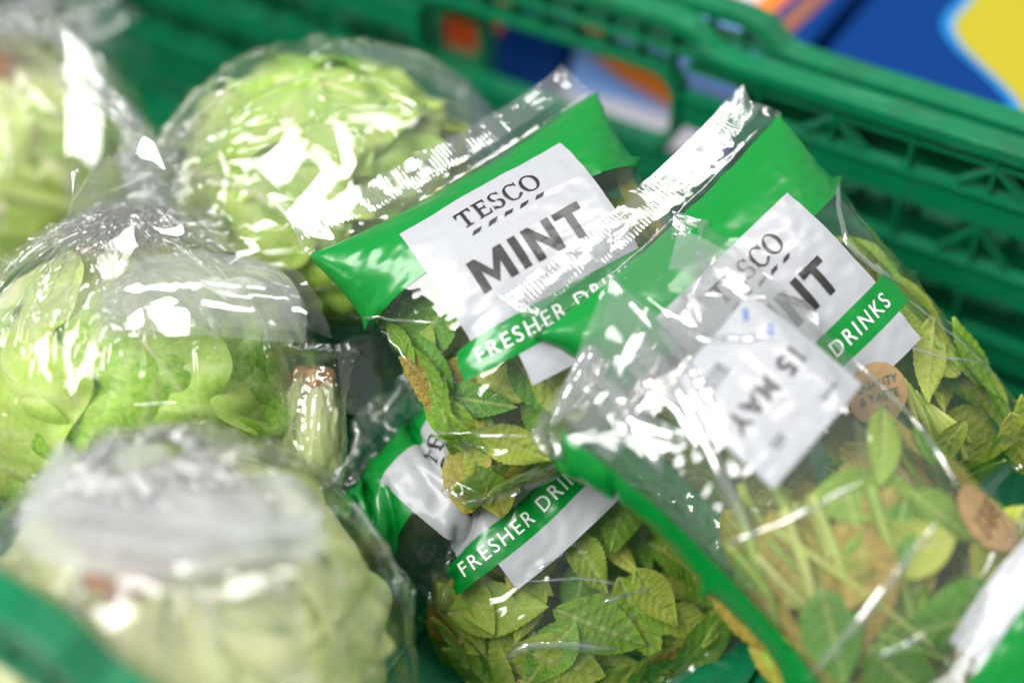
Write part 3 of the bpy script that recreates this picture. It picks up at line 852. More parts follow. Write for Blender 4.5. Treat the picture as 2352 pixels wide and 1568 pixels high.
def herb_bag(bag, label, words=True, name="herb_bag", group="printed herb bags", art=True, film='film', header=True, shift=0):
    t = thing(name, label, "herb bag", bag.cen, group=group)
    bag.origin = np.array(t.location)
    link("film", grid_mesh("film", bag.X - bag.origin, periodic=True), M[film], t)
    seal(bag, t, bag.v0 * 1000 + 1, bag.v0 * 1000 + 14, u1=bag.W * 1000 - 1)
    if not art: return t
    if header:
        patch(bag, "header_band", M['green'], t, 0.0, 145.0, 0, 40)
        patch(bag, "header_band", M['green'], t, 0.0, 145.0, 0, 40, front=False)
        lb = patch(bag, "label_panel", M['white'], t, ART_U, ART_U + 75, 19 + shift, 74, off=0.0006)
    sp = patch(bag, "slogan_strip", M['green'], t, ART_U - 8, ART_U + 83, 74, 88, off=0.0006)
    patch(bag, "lower_panel", M['white'], t, ART_U + 14, ART_U + 75, 88.0, 101, off=0.0006)
    if words:
        c = ART_U + 38
        lettering(bag, "brand_lettering", M['ink'], lb, scaled(serif_word(), 8.0), c, 30 + shift * .9, off=0.0010, width=36)
        lettering(bag, "brand_dashes", M['ink'], lb, scaled(dashes(), 8.0), c, 37.5 + shift * .9, off=0.0010, width=33)
        lettering(bag, "product_name", M['ink'], lb, scaled(block_word(), 14.0), c, 54 + shift * .6, off=0.0010, width=49)
        lettering(bag, "slogan_lettering", M['ink_white'], sp, text_shape("FRESHER DRINKS", 6.2, bold=0.006, spacing=1.25), ART_U + 37, 81, off=0.0010, width=74)
    for o in list(t.children):
        pass
    return t

def pleat(bag, parent, path, r=0.0008, off=0.0004, flat=0.6):
    """a doubled fold of film standing up from the sheet along a line"""
    uv = np.array([bag.find(x, y) for x, y in path]); k = np.linspace(0, 1, len(uv)); ts = np.linspace(0, 1, 36)
    rg = np.random.default_rng(int(path[0][0] + path[0][1]))
    U = np.interp(ts, k, uv[:, 0]) + np.convolve(rg.normal(0, .35, 36), np.ones(5) / 5, 'same')
    Vv = np.interp(ts, k, uv[:, 1]) + np.convolve(rg.normal(0, .35, 36), np.ones(5) / 5, 'same')
    for _ in range(3):
        U[1:-1] = (U[:-2] + 2 * U[1:-1] + U[2:]) / 4; Vv[1:-1] = (Vv[:-2] + 2 * Vv[1:-1] + Vv[2:]) / 4
    c = bag.at(U / 1000, Vv / 1000, True, off); n = bag.nrm(U / 1000, Vv / 1000)
    t = np.gradient(c, axis=0); t /= np.linalg.norm(t, axis=1)[:, None]
    b = np.cross(t, n); b /= np.linalg.norm(b, axis=1)[:, None]
    rad = r * np.clip(np.sin(np.pi * np.clip(ts, .02, .98)) * 2.2, 0.12, 1) * (1 + .5 * np.convolve(rg.normal(0, 1, 36), np.ones(9) / 9, 'same'))
    rad = np.clip(rad, r * .12, r * 1.8)
    th = np.linspace(-.15, np.pi + .15, 9)
    G = c[:, None] + rad[:, None, None] * (np.cos(th)[None, :, None] * b[:, None] + flat * np.sin(th)[None, :, None] * n[:, None])
    return link("film_fold", grid_mesh("film_fold", G - bag.origin), M['film_fold'], parent)

def film_flap(parent, rows, seed, m, crease=0.0016, n=(90, 90), along=None, cell=0.014):
    """a loose corner of film standing up: rows of three points from its root to its free edge"""
    pts = np.array([[P(*q) for q in row] for row in rows])
    G = lattice(pts, np.linspace(0, 1, len(rows)), np.linspace(0, 1, n[0]), np.linspace(0, 1, n[1]))
    nn = np.cross(np.gradient(G, axis=1), np.gradient(G, axis=0)); nn /= np.linalg.norm(nn, axis=-1, keepdims=True) + 1e-9
    rag = smooth_noise(n[0], n[1], 9, seed + 3)                # uneven free edges
    e = np.minimum(1, np.abs(np.linspace(-1, 1, n[1])) ** 4)[None, :] + np.linspace(0, 1, n[0])[:, None] ** 4
    G = G + (np.gradient(G, axis=0) * 2.2 * (rag * e)[..., None])
    G = G + nn * (crease * crumple(G, cell, seed, along=along) + crease * .08 * crumple(G, cell * .36, seed + 1, along=along) + 0.0003 * ripples(G, .02, seed + 2))[..., None]
    mw = Matrix.LocRotScale(parent.location, parent.rotation_euler, parent.scale)
    o = link("film_flap", grid_mesh("film_flap", G), m, parent)
    o.matrix_parent_inverse = mw.inverted()
    return o
BAG_A = Bag([[(645, 490, .592), (965, 325, .607), (1290, 135, .635)],
             [(725, 592, .585), (1060, 402, .600), (1385, 205, .628)],
             [(832, 780, .578), (1165, 567, .593), (1490, 342, .618)],
             [(965, 955, .576), (1290, 748, .586), (1605, 522, .608)],
             [(1030, 1110, .573), (1360, 1110, .580), (1730, 880, .602)]], [-22, 0, 36, 85, 150], thick=0.025, seed=3, crease=0.00045)
bag_a = herb_bag(BAG_A, "mint bag in the centre with its black product name and shop name in clear view")
bunch(BAG_A, "yellow-green mint leaves inside the centre bag, below its white label", 120, 5, (8, 138), (48, 146), mix=.12)

BAG_B = Bag([[(1105, 690, .549), (1400, 450, .574), (1715, 175, .616)],
             [(1195, 790, .546), (1490, 520, .572), (1800, 235, .618)],
             [(1335, 900, .553), (1640, 640, .578), (1955, 390, .614)],
             [(1520, 1090, .576), (1835, 850, .591), (2140, 620, .606)],
             [(1800, 1440, .596), (2150, 1250, .600), (2500, 1080, .603)]], [-22, 0, 36, 85, 178], thick=0.024, seed=13, crease=0.00045)
bag_b = herb_bag(BAG_B, "mint bag leaning on the crate wall, long clear crimped top and tilted green band", shift=7)
bunch(BAG_B, "green mint leaves inside the bag that leans on the crate wall", 110, 9, (6, 141), (60, 174), mix=0.12)

u, v = BAG_B.find(2015, 905)
stk = disc(BAG_B, "round_sticker", M['kraft'], bag_b, u, v, 12.5, 11.5, 0.42, off=0.0007)
for i, (wd, sz) in enumerate((("QUALITY", 3.2), ("& TASTE", 3.2), ("SINCE", 1.7))):
    lettering(BAG_B, "sticker_lettering", M['ink_teal'], stk, text_shape(wd, sz, bold=0.006), u - math.sin(.42) * (i * 4.8 - 3.6), v + math.cos(.42) * (i * 4.8 - 3.6), 0.42, off=0.0012)
BAG_D = Bag([[(740, 1120, .600), (900, 900, .630), (1050, 670, .655)],
             [(785, 1160, .600), (940, 960, .628), (1100, 740, .652)],
             [(900, 1275, .606), (1055, 1070, .622), (1225, 860, .646)],
             [(1040, 1410, .606), (1215, 1195, .618), (1390, 990, .638)],
             [(1160, 1800, .597), (1540, 1640, .603), (1890, 1430, .612)]], [-22, 0, 36, 85, 182], thick=0.024, seed=23, ripple=0.0014)
bag_d = herb_bag(BAG_D, "half-buried mint bag with bent green header below the centre bag")
bunch(BAG_D, "serrated mint leaves inside the half-buried bag at the bottom middle", 135, 17, (6, 140), (84, 176), mix=0.15)

CW = 122.0
STREAK = P(1620, 1080, .53) - P(1340, 700, .545); STREAK /= np.linalg.norm(STREAK)
BAG_C = Bag([[(1530, 470, .571), (1360, 700, .553), (1232, 990, .535)],
             [(1590, 510, .569), (1430, 770, .555), (1300, 1050, .534)],
             [(1760, 600, .562), (1580, 870, .551), (1420, 1150, .530)],
             [(2030, 870, .552), (1830, 1110, .543), (1600, 1390, .526)],
             [(2260, 1140, .547), (2070, 1360, .530), (1790, 1610, .518)],
             [(2520, 1400, .543), (2330, 1620, .527), (2000, 1850, .516)]], [-15, 0, 30, 85, 135, 190], W=CW / 1000,
            thick=0.030, lump=(0.5, 0.72, 0.42, 0.24), seed=33, ripple=0.003, puff=1.2, seal=0.012, crease=0.0017, along=STREAK)
bag_c = herb_bag(BAG_C, "crumpled clear herb bag turned over, date label upside down, nearest on the right", art=False, film='film_crisp')
def small_text(bag, parent, name, m, u, v, rows, length, rot=0.0, gap=2.0, h=0.9, flip=False, off=0.0011):
    """lines of print too small to read"""
    rg = np.random.default_rng(int(u * 7 + v))
    V, F = [], []
    for r in range(rows):
        x = 0.0
        while x < length * rg.uniform(.75, 1.0):
            w = rg.uniform(1.2, 3.4); b = len(V)
            V += [(x, -r * gap), (x + w, -r * gap), (x + w, -r * gap + h), (x, -r * gap + h)]; F.append((b, b + 1, b + 2, b + 3)); x += w + .8
    return lettering(bag, name, m, parent, (V, F), u, v, rot, off=off, flip=flip)
u, v = BAG_C.find(1772, 895)
lab = patch(BAG_C, "date_label", M['white'], bag_c, u - 25, u + 25, v - 27, v + 22, off=0.0005)
lettering(BAG_C, "date_lettering", M['ink'], lab, text_shape("15 MAY", 7.4, bold=0.012, spacing=1.1), u + 2, v - 1, flip=True, off=0.0011, width=35)
small_text(BAG_C, lab, "small_print", M['ink_grey'], u - 12, v + 15, 1, 9, flip=True)
small_text(BAG_C, lab, "small_print", M['ink_grey'], u + 13, v + 13, 2, 6, flip=True)
small_text(BAG_C, lab, "small_print", M['ink_grey'], u + 10, v - 17, 3, 12, flip=True)
patch(BAG_C, "side_band", M['green'], bag_c, CW - 14, CW, 4, 140, off=0.0005)
patch(BAG_C, "side_band", M['green'], bag_c, CW - 44, CW, 4, 104, front=False, off=0.0005)
u2, v2 = BAG_C.find(1742, 740)
for k in (-1, 1):
    ic = patch(BAG_C, "recycling_panel", M['white'], bag_c, u2 - 4, u2 + 4, v2 + k * 5 - 4, v2 + k * 5 + 4, off=0.0006)
    V, F = [], []
    for cx in (-1.2, 1.2):
        ts = np.linspace(0, 2 * np.pi, 15); b = len(V)
        for a_ in ts: V += [(cx + 1.5 * math.cos(a_), 1.0 * math.sin(a_)), (cx + 1.0 * math.cos(a_), .55 * math.sin(a_))]
        F += [(b + 2 * i, b + 2 * i + 1, b + 2 * i + 3, b + 2 * i + 2) for i in range(14)]
    lettering(BAG_C, "recycling_mark", M['ink_blue'], ic, (V, F), u2, v2 + k * 5, 0.7, off=0.0011)
u3, v3 = BAG_C.find(2270, 1190)
stk = disc(BAG_C, "oval_sticker", M['kraft'], bag_c, u3, v3, 10.5, 14.5, 0.35, off=0.0008)
small_text(BAG_C, stk, "sticker_print", M['ink_brown'], u3, v3, 5, 9, rot=0.35 + 1.2, gap=3.0, h=1.1, off=0.0013)
bunch(BAG_C, "wilted yellow and brown mint inside the turned-over bag", 100, 29, (8, CW - 6), (95, 186), m=M['mint_old'], mix=0.3, main=0.6, size=(.030, .056))

BAG_E = Bag([[(2465, 2100, 0.548), (2725, 1740, 0.548), (3005, 1380, 0.548)],
             [(2385, 2020, 0.543), (2655, 1650, 0.543), (2925, 1290, 0.543)],
             [(2245, 1900, 0.534), (2515, 1540, 0.534), (2785, 1180, 0.534)],
             [(2035, 1750, 0.520), (2315, 1390, 0.520), (2585, 1030, 0.520)],
             [(1975, 1690, 0.522), (2245, 1330, 0.522), (2525, 970, 0.522)]], [-22, 0, 36, 88, 108], thick=0.008, seed=43, crease=0.0001)
bag_e = herb_bag(BAG_E, "herb bag cut off by the bottom right corner, white panel and green strip", words=False, header=False, film='film')

def stems_in(bunch_thing, bag, spec, r=0.0016):
    for (u0, v0, w0), (u1, v1, w1), (u2, v2, w2) in spec:
        pts = []
        for u, v, w in ((u0, v0, w0), (u1, v1, w1), (u2, v2, w2)):
            f = bag.at(u / 1000, v / 1000, True, -.003); b = bag.at(u / 1000, v / 1000, False, -.003)
            pts.append(f * (1 - w) + b * w)
        stem(bunch_thing, pts, r * 1.1, r * 0.75)
def bunch_of(word): return [o for o in bpy.data.objects if o.name.startswith("mint_bunch") and word in o["label"]][0]
rg = np.random.default_rng(77)
bc = bunch_of("wilted")
spec = []
for i in range(13):
    ua, va = BAG_C.find(1700 + 30 * i + rg.uniform(-20, 20), 1130 + rg.uniform(-60, 60))
    ub, vb = BAG_C.find(1800 + 32 * i + rg.uniform(-40, 40), 1480 + rg.uniform(-60, 60))
    w = rg.uniform(.1, .525)
    spec.append(((ua, va, w), ((ua + ub) / 2 + rg.uniform(-6, 6), (va + vb) / 2, w * .8), (ub, vb, w + .1)))
stems_in(bc, BAG_C, spec, 0.0021)
bb = bunch_of("leans")
spec = []
for i in range(7):
    ua, va = BAG_B.find(2080 + 16 * i, 860 + 12 * i)
    ub, vb = BAG_B.find(2160 + 14 * i + rg.uniform(-15, 15), 1040 + rg.uniform(-20, 30))
    spec.append(((ua, va, .1 + .03 * i), ((ua + ub) / 2, (va + vb) / 2, .12), (ub, vb, .2)))
stems_in(bb, BAG_B, spec, 0.0019)
ba = bunch_of("centre")
stems_in(ba, BAG_A, [((40, 60, .5), (60, 95, .4), (70, 130, .5)), ((95, 60, .5), (80, 95, .4), (75, 130, .5))])

for path, r in (([(968, 990), (1090, 996), (1222, 1000)], .0007), ([(820, 738), (900, 733), (1000, 742)], .0006), ([(870, 775), (905, 790), (945, 835)], .0007), ([(985, 1085), (1100, 1130)], .0006)):
    pleat(BAG_A, bag_a, path, r)
for path, r in (([(1185, 1335), (1330, 1328), (1430, 1345)], .0007), ([(1235, 1312), (1300, 1262)], .0007), ([(1385, 1385), (1440, 1362), (1492, 1350)], .0011), ([(1150, 1515), (1215, 1485), (1290, 1478), (1420, 1490)], .0019),
                ([(985, 1360), (990, 1390)], .0012)):
    pleat(BAG_D, bag_d, path, r)
for path, r in (([(2085, 690), (2200, 780), (2310, 868)], .0007), ([(2075, 795), (2180, 825), (2290, 838)], .0009), ([(1955, 400), (1925, 480), (1945, 560), (2010, 620), (2060, 650)], .0016), ([(1400, 520), (1410, 590)], .0008)):
    pleat(BAG_B, bag_b, path, r)
for path, r in (([(1400, 640), (1430, 760), (1560, 900), (1640, 1060), (1730, 1250)], .0030), ([(2150, 1190), (2000, 1380), (1850, 1560)], .0016), ([(1950, 820), (2090, 960), (2200, 1120)], .0014),
                ([(1380, 720), (1330, 880), (1260, 980)], .0034), ([(1330, 800), (1450, 970), (1600, 1020)], .0030), ([(1420, 650), (1540, 690), (1660, 680)], .0018), ([(1500, 740), (1620, 780), (1790, 770)], .0016),
                ([(1590, 560), (1640, 640), (1720, 690)], .0012), ([(1660, 1250), (1800, 1200), (2000, 1100)], .0009), ([(2020, 1500), (2130, 1450)], .0016), ([(1700, 690), (1830, 700), (1900, 740)], .0012)):
    pleat(BAG_C, bag_c, path, r)

STREAK2 = P(1280, 1000, .53) - P(1420, 620, .545); STREAK2 /= np.linalg.norm(STREAK2)
film_flap(bag_c, [[(1530, 480, .566), (1480, 560, .560), (1400, 640, .554)], [(1650, 600, .553), (1520, 760, .541), (1370, 850, .530)],
                  [(1730, 780, .547), (1520, 930, .531), (1290, 1010, .520)]], 21, M['film_crisp'], crease=.0026, along=STREAK, cell=.012)
film_flap(bag_c, [[(1400, 620, .553), (1340, 770, .541), (1270, 940, .527)], [(1480, 700, .546), (1410, 840, .531), (1320, 980, .520)],
                  [(1600, 780, .542), (1530, 920, .526), (1400, 1060, .515)]], 25, M['film_light'], crease=.0026, along=STREAK2, cell=.012)
film_flap(bag_c, [[(1560, 520, .561), (1710, 600, .557), (1880, 710, .553)], [(1530, 640, .556), (1690, 720, .549), (1870, 800, .547)], [(1500, 760, .550), (1650, 830, .543), (1800, 850, .543)]], 27, M['film_glare'], crease=.0022, along=STREAK, cell=.012)  # added sheet, its whiteness paints the reflection that hides the label behind
film_flap(bag_c, [[(1960, 960, .536), (2080, 1060, .537), (2180, 1130, .540)], [(1970, 1030, .528), (2050, 1090, .528), (2120, 1120, .532)],
                  [(1980, 1110, .522), (2040, 1120, .522), (2110, 1135, .526)]], 29, M['film_light'], crease=.0010)

rg = np.random.default_rng(404)
for i in range(17):                                           # the bunched film round the mouth of the turned-over bag
    x0, y0 = rg.uniform(1300, 1520), rg.uniform(600, 900)
    a_ = rg.choice([rg.uniform(.75, 1.05), rg.uniform(1.7, 2.1), rg.uniform(.1, .4)], p=[.5, .35, .15]); ln = rg.uniform(110, 280)
    x1, y1 = x0 + ln * math.cos(a_), y0 + ln * math.sin(a_)
    bow = rg.uniform(-35, 35)
    pleat(BAG_C, bag_c, [(x0, y0), ((x0 + x1) / 2 + bow, (y0 + y1) / 2 - bow * .5), (x1, y1)], rg.uniform(.0007, .0030), flat=.45)
rg = np.random.default_rng(405)
bc = bunch_of("wilted"); spec = []
for i in range(8):                                            # thin stems fanning out of the bunch
    ua, va = BAG_C.find(rg.uniform(1640, 2050), rg.uniform(1120, 1280))
    ub, vb = BAG_C.find(rg.uniform(1750, 2300), rg.uniform(1430, 1560))
    w = rg.uniform(.05, .3)
    spec.append(((ua, va, w), ((ua + ub) / 2 + rg.uniform(-9, 9), (va + vb) / 2 + rg.uniform(-5, 5), w), (ub, vb, w + .15)))
stems_in(bc, BAG_C, spec, 0.0012)

# ------------------------------------------------------------------ lettuces
def lettuce_leaf_mesh(k, pale=0.6):
    rg = np.random.default_rng(300 + k)
    ns, nt_ = 60, 57
    s = np.linspace(0.03, 1, ns)[:, None]; t = np.linspace(-1, 1, nt_)[None, :]
    th = s * rg.uniform(2.1, 2.6)
    half = rg.uniform(1.0, 1.35) * np.sin(np.clip(s * 1.9 + 0.15, 0, 2.6)) ** 0.5 * (1 + 0.10 * np.sin(s * 19 + rg.uniform(0, 6)))
    arc = t * half
    phi = arc + 0.10 * np.sin(5 * s + 2 * t + rg.uniform(0, 6))
    edge = np.clip((np.abs(t) - .55) / .45, 0, 1) ** 2 + np.clip((s - .8) / .2, 0, 1) ** 2
    ruff = np.sin(s * 23 + t * 9 + rg.uniform(0, 6)) * 0.6 + np.sin(s * 41 - t * 17 + rg.uniform(0, 6)) * 0.4
    n1, n2, n3 = smooth_noise(60, 57, 7, 900 + k), smooth_noise(60, 57, 15, 930 + k), smooth_noise(60, 57, 26, 960 + k)
    rad = 1 + 0.075 * edge * ruff + 0.05 * np.clip(edge, 0, 1) + 0.020 * n1 + 0.008 * np.abs(n2) + 0.003 * n3 + 0.018 * np.sin(3 * s + 4 * t + rg.uniform(0, 6)) + 0.012 * np.sin(9 * s * np.cos(t) + 7 * t + rg.uniform(0, 6))
    mid = np.exp(-(arc / (0.10 * (1.15 - s))) ** 2)
    vph = (s * 6.0 - np.abs(arc) * 2.2) + 0.35 * np.sin(3.3 * arc + 5 * s)
    sv = np.exp(-(np.sin(np.pi * vph) / 0.28) ** 2) * np.clip(1.1 - s * 0.6, 0, 1)
    vph2 = s * 15 + np.abs(arc) * 9 + np.sin(arc * 11)
    sv2 = np.exp(-(np.sin(np.pi * vph2) / 0.25) ** 2)
    rad = rad + 0.030 * mid + 0.012 * sv - 0.004 * sv2
    x = rad * np.sin(th) * np.cos(phi); y = rad * np.sin(th) * np.sin(phi); z = rad * np.cos(th) * 0.92
    vein = np.clip(0.85 * mid + 0.5 * sv + 0.15 * sv2 + (0.85 if pale < 1 else 1.15) * np.clip(pale - s, 0, 1) / pale, 0, 1)
    return grid_mesh("leaf", np.stack(np.broadcast_arrays(x, y, z), -1), attr=np.broadcast_to(vein, x.shape))
LETT = [lettuce_leaf_mesh(k) for k in range(7)]
LETT_PALE = [lettuce_leaf_mesh(k, 1.15) for k in range(7)]
for me in LETT + LETT_PALE: me.materials.append(M['lettuce'])
def axis_rot(axis, spin=0.0):
    z = Vector(axis).normalized()
    return z.to_track_quat('Z', 'Y').to_matrix() @ Matrix.Rotation(spin, 3, 'Z')
def lettuce(label, c, axis, R, seed, n=15, spin=0.0, meshes=None, stretch=1.0):
    rg = np.random.default_rng(seed)
    t = thing("iceberg_lettuce", label, "lettuce", c, group="iceberg lettuces in clear bags")
    t.rotation_euler = axis_rot(axis, spin).to_euler()
    t.scale = (1, 1, stretch)
    n += 3
    for i in range(n):
        k = R * (0.84 + 0.15 * min(1, i / (n - 4)))
        o = link("leaf", (meshes or LETT)[i % 7], None, t)
        tl = .16 if i < n - 3 else .30
        o.rotation_euler = (rg.uniform(-tl, tl), rg.uniform(-tl, tl), i * 2.399 + rg.uniform(-.3, .3))
        o.scale = (k * rg.uniform(.97, 1.03), k * rg.uniform(.97, 1.03), k * rg.uniform(.95, 1.0))
    G = []
    for th_ in np.linspace(0.02, np.pi - .02, 26):
        ph_ = np.linspace(0, 2 * np.pi, 40, endpoint=False)
        rr = R * .84 * (1 + .03 * np.sin(5 * ph_ + 3 * th_) * np.sin(th_) + .02 * np.sin(11 * ph_ - 7 * th_) * np.sin(th_))
        G.append(np.stack([rr * np.sin(th_) * np.cos(ph_), rr * np.sin(th_) * np.sin(ph_), rr * np.cos(th_) * .92], -1))
    G = np.array(G)
    link("inner_head", grid_mesh("inner_head", G, periodic=True, attr=np.clip(.4 * np.sin(np.arange(40) * 1.9)[None] * np.ones((26, 1)), 0, 1)), M['lettuce'], t)
    # cut stem
    th = np.linspace(0, 2 * np.pi, 28, endpoint=False); rs = np.array([0.02, .35, .7, .92, 1.0, 1.02, .95])
    zs = np.array([.015, .012, .016, .010, -.02, -.12, -.35])
    wob = 1 + 0.08 * np.sin(3 * th + 1) + 0.05 * np.sin(7 * th)
    G = np.stack([R * .21 * rs[:, None] * wob * np.cos(th), R * .21 * rs[:, None] * wob * np.sin(th), np.broadcast_to(R * (.945 + zs[:, None]), (7, 28))], -1)
    link("cut_stem", grid_mesh("cut_stem", G, periodic=True, attr=np.zeros((7, 28))), M['stump'], t)
    return t

def lettuce_bag(label, c, axis, R, seed, loose=1.25, neck=0.30, flare=0.05, spin=0.0, C=224, Rn=112, iters=150, lean=(0, 0), m=None, neck_h=1.13, spread=0.8, crease=0.0024, stretch=1.0):
    """film tube pulled over a head of lettuce, gathered above it and flaring out again"""
    # meridian: bottom, round the head, neck, open top
    path = []
    for th in np.linspace(math.radians(172), math.radians(24), 60): path.append((math.sin(th) * 1.11, math.cos(th) * 1.04))
    path += [(neck * 1.05, neck_h * .98), (neck, neck_h)]
    f = flare / R
    path += [(neck + (spread * f) * q ** 1.2, neck_h + f * q * (1 - 0.25 * q)) for q in (0.25, 0.5, 0.75, 1.0)]
    path = np.array(path) * R
    d = np.concatenate([[0], np.cumsum(np.linalg.norm(np.diff(path, axis=0), axis=1))])
    ss = np.linspace(0, d[-1], Rn)
    pr, pz = np.interp(ss, d, path[:, 0]), np.interp(ss, d, path[:, 1])
    kn = int(np.argmin(np.abs(ss - d[61])))                # neck row
    ph = np.linspace(0, 2 * np.pi, C, endpoint=False)
    n1, n2, n3 = smooth_noise(Rn, C, 10, seed), smooth_noise(Rn, C, 26, seed + 1), smooth_noise(Rn, C, 6, seed + 2)
    near = np.exp(-((np.arange(Rn) - kn) / 16.0) ** 2)[:, None]
    up = np.clip((np.arange(Rn) - kn) / (Rn - kn), 0, 1)[:, None]
    folds = np.sin(ph[None] * 17 + n3 * 2.0) * 0.6 + np.sin(ph[None] * 29 + n1 * 2.5) * 0.4
    r = pr[:, None] * (1 + 0.030 * n1 + 0.008 * n2) + R * 0.10 * folds * near * 0.9 + R * 0.16 * up * np.sin(ph[None] * 5 + n3) 
    r = np.maximum(r, R * 0.05)
    zz = pz[:, None] + R * (0.02 * n1 + 0.10 * up * n3)
    X = np.stack([r * np.cos(ph) + lean[0] * R * up ** 1.3, r * np.sin(ph) + lean[1] * R * up ** 1.3, zz], -1)
    lc, lr = 2 * math.pi * R * (loose + .07) / C, d[-1] * 1.07 / (Rn - 1)
    body = (np.arange(Rn) < kn - 6)[:, None, None]
    sg = 1.0 if (tube_normals(X)[Rn // 3, 0] * X[Rn // 3, 0]).sum() > 0 else -1.0
    zk = pz[kn]
    def force(X, it):
        f = np.zeros_like(X)
        rad = np.linalg.norm(X[:kn - 4], axis=-1, keepdims=True)
        f[:kn - 4] = -X[:kn - 4] / rad * 0.00016
        f[kn:, :, 2] -= 0.00004
        return f
    def after(X, it):
        rad = np.linalg.norm(X * np.array([1, 1, 1.0]), axis=-1, keepdims=True)
        lim = R * 1.09
        X = np.where((rad < lim), X * (lim / rad), X)
        ring = X[kn - 2:kn + 3]
        rr = np.hypot(ring[..., 0], ring[..., 1])
        k = np.where(rr > neck * R * 1.25, neck * R * 1.25 / rr, 1.0)
        ring[..., 0] *= k; ring[..., 1] *= k
        ring[..., 2] += (zk - ring[..., 2].mean()) * 0.3
        rb = np.hypot(X[0, :, 0], X[0, :, 1]); X[0, :, :2] *= np.minimum(1, R * 0.25 / rb)[:, None]
        return X
    X = relax(X, lc, lr, iters, force, after, bend=0.10, damp=0.75)
    t = thing("lettuce_bag", label, "plastic bag", c, group="clear bags around the lettuces")
    t.rotation_euler = axis_rot(axis, spin).to_euler()
    t.scale = (1, 1, stretch)
    X = upsample(X)
    wt = np.where(np.arange(X.shape[0]) < 2 * (kn - 10), 1.0, 0.35)[:, None]
    X = X + tube_normals(X) * sg * (wt * crease * crumple(X, 0.015, seed + 7, k=10, along=np.array([0, 0, 1.0])) + wt * crease * 0.10 * crumple(X, 0.007, seed + 8) + 0.00005 * ripples(X, 0.009, seed + 3) + 0.00025 * ripples(X, 0.022, seed + 4) + 0.0012)[..., None]
    link("film", grid_mesh("film", X, periodic=True), m or M['film_soft'], t)
    return t

def cam_axis(r, u, f):
    """direction given as right, up and away in the picture"""
    return RIGHT * r + UPV * u + VIEW * f
L1c, L2c, L3c, L4c = P(10, 400, .775), P(760, 440, .690), P(320, 905, .625), P(420, 1510, .530)
lettuce("iceberg lettuce with browned stem, cut off by the top left corner", L1c, cam_axis(.1, .75, -.65), .074, 1)
bag1 = lettuce_bag("blurred clear bag around the lettuce in the top left corner", L1c, cam_axis(.1, .95, -.3), .074, 71, loose=1.35, flare=.05, spin=.4)
lettuce("iceberg lettuce at the top, behind the centre mint bag", L2c, cam_axis(-.90, .25, .35), .064, 2, spin=1.0, stretch=1.22)
bag2 = lettuce_bag("shiny wrinkled bag around the lettuce behind the centre mint bag", L2c, cam_axis(-.92, -.20, -.25), .065, 81, loose=1.42, flare=.05, spin=1.1, lean=(.2, .3), neck=.40, stretch=1.22, crease=.0030)
lettuce("iceberg lettuce at the left under a knot of gathered film", L3c, cam_axis(-.15, .97, -.12), .071, 3, spin=2.0)
bag3 = lettuce_bag("clear lettuce bag with gathered neck and torn flaps standing up at left", L3c, cam_axis(.02, .97, -.22), .0715, 91, loose=1.22, flare=.016, spin=.2, neck=.20, neck_h=1.12, spread=1.6)
film_flap(bag3, [[(150, 660, .585), (270, 640, .575), (430, 610, .580)], [(135, 560, .590), (270, 520, .580), (420, 520, .582)],
                 [(160, 470, .600), (260, 410, .596), (395, 430, .592)], [(190, 420, .606), (280, 350, .604), (345, 315, .600)]], 19, M['film_crisp'], crease=.0030)
film_flap(bag3, [[(150, 560, .592), (158, 540, .592), (170, 530, .592)], [(158, 470, .590), (166, 465, .588), (176, 465, .590)], [(160, 392, .588), (172, 395, .588), (184, 400, .588)]], 6, M['film'], crease=.0004, n=(50, 20))
film_flap(bag3, [[(430, 640, .575), (520, 690, .570), (600, 760, .575)], [(540, 600, .575), (620, 660, .568), (680, 750, .575)],
                 [(650, 605, .580), (720, 660, .575), (755, 775, .580)]], 7, M['film_crisp'])
film_flap(bag3, [[(440, 590, .585), (500, 610, .58), (580, 630, .585)], [(500, 500, .592), (570, 540, .588), (640, 600, .59)], [(570, 480, .595), (620, 520, .592), (680, 600, .595)]], 8, M['film_soft'])
lettuce("iceberg lettuce with browned cut stem, nearest, above the bottom left rim", L4c, cam_axis(-.10, .66, -.74), .076, 4, spin=.7, meshes=LETT_PALE)
bag4 = lettuce_bag("milky gathered bag around the nearest lettuce at bottom left", L4c, cam_axis(-.06, .90, -.42), .0775, 101, loose=1.22, flare=.014, spin=.9, neck=.20, neck_h=1.12, spread=1.6, m=M['film_soft'])

for k in range(3):
    film_flap(bag3, [[(225 + 20 * k, 790 - 30 * k, .552 + .004 * k), (450, 770 - 20 * k, .545 + .004 * k), (700 - 15 * k, 790 - 30 * k, .556 + .004 * k)], [(235, 690 - 12 * k, .560), (450, 670 - 12 * k, .552), (690, 700 - 12 * k, .562)],
                     [(320 - 40 * k, 600 + 10 * k, .574), (470, 570 + 14 * k, .570), (620 + 20 * k, 615 + 8 * k, .576)]], 40 + 7 * k, M['film_light'], crease=.0030)
for k, (x0, y0, x1, y1, xm, ym, yb) in enumerate(((130, 1040, 690, 1170, 430, 1130, 1310), (60, 1160, 520, 1085, 260, 1035, 1275), (250, 1110, 730, 1150, 560, 1080, 1260))):
    film_flap(bag4, [[(40 + 50 * k, yb - 60, .456), (360, yb + 10 - 25 * k, .446), (730 - 50 * k, yb - 50, .456)], [(50 + 10 * k, 1190, .474), (380, 1170 + 8 * k, .466), (750 - 10 * k, 1215, .474)],
                     [(x0, y0, .506), (xm, ym, .502), (x1, y1, .506)]], 60 + 7 * k, M['film_milky'], crease=.0075, cell=.015)
DOWN = P(430, 1500, .46) - P(400, 1250, .455); DOWN /= np.linalg.norm(DOWN)
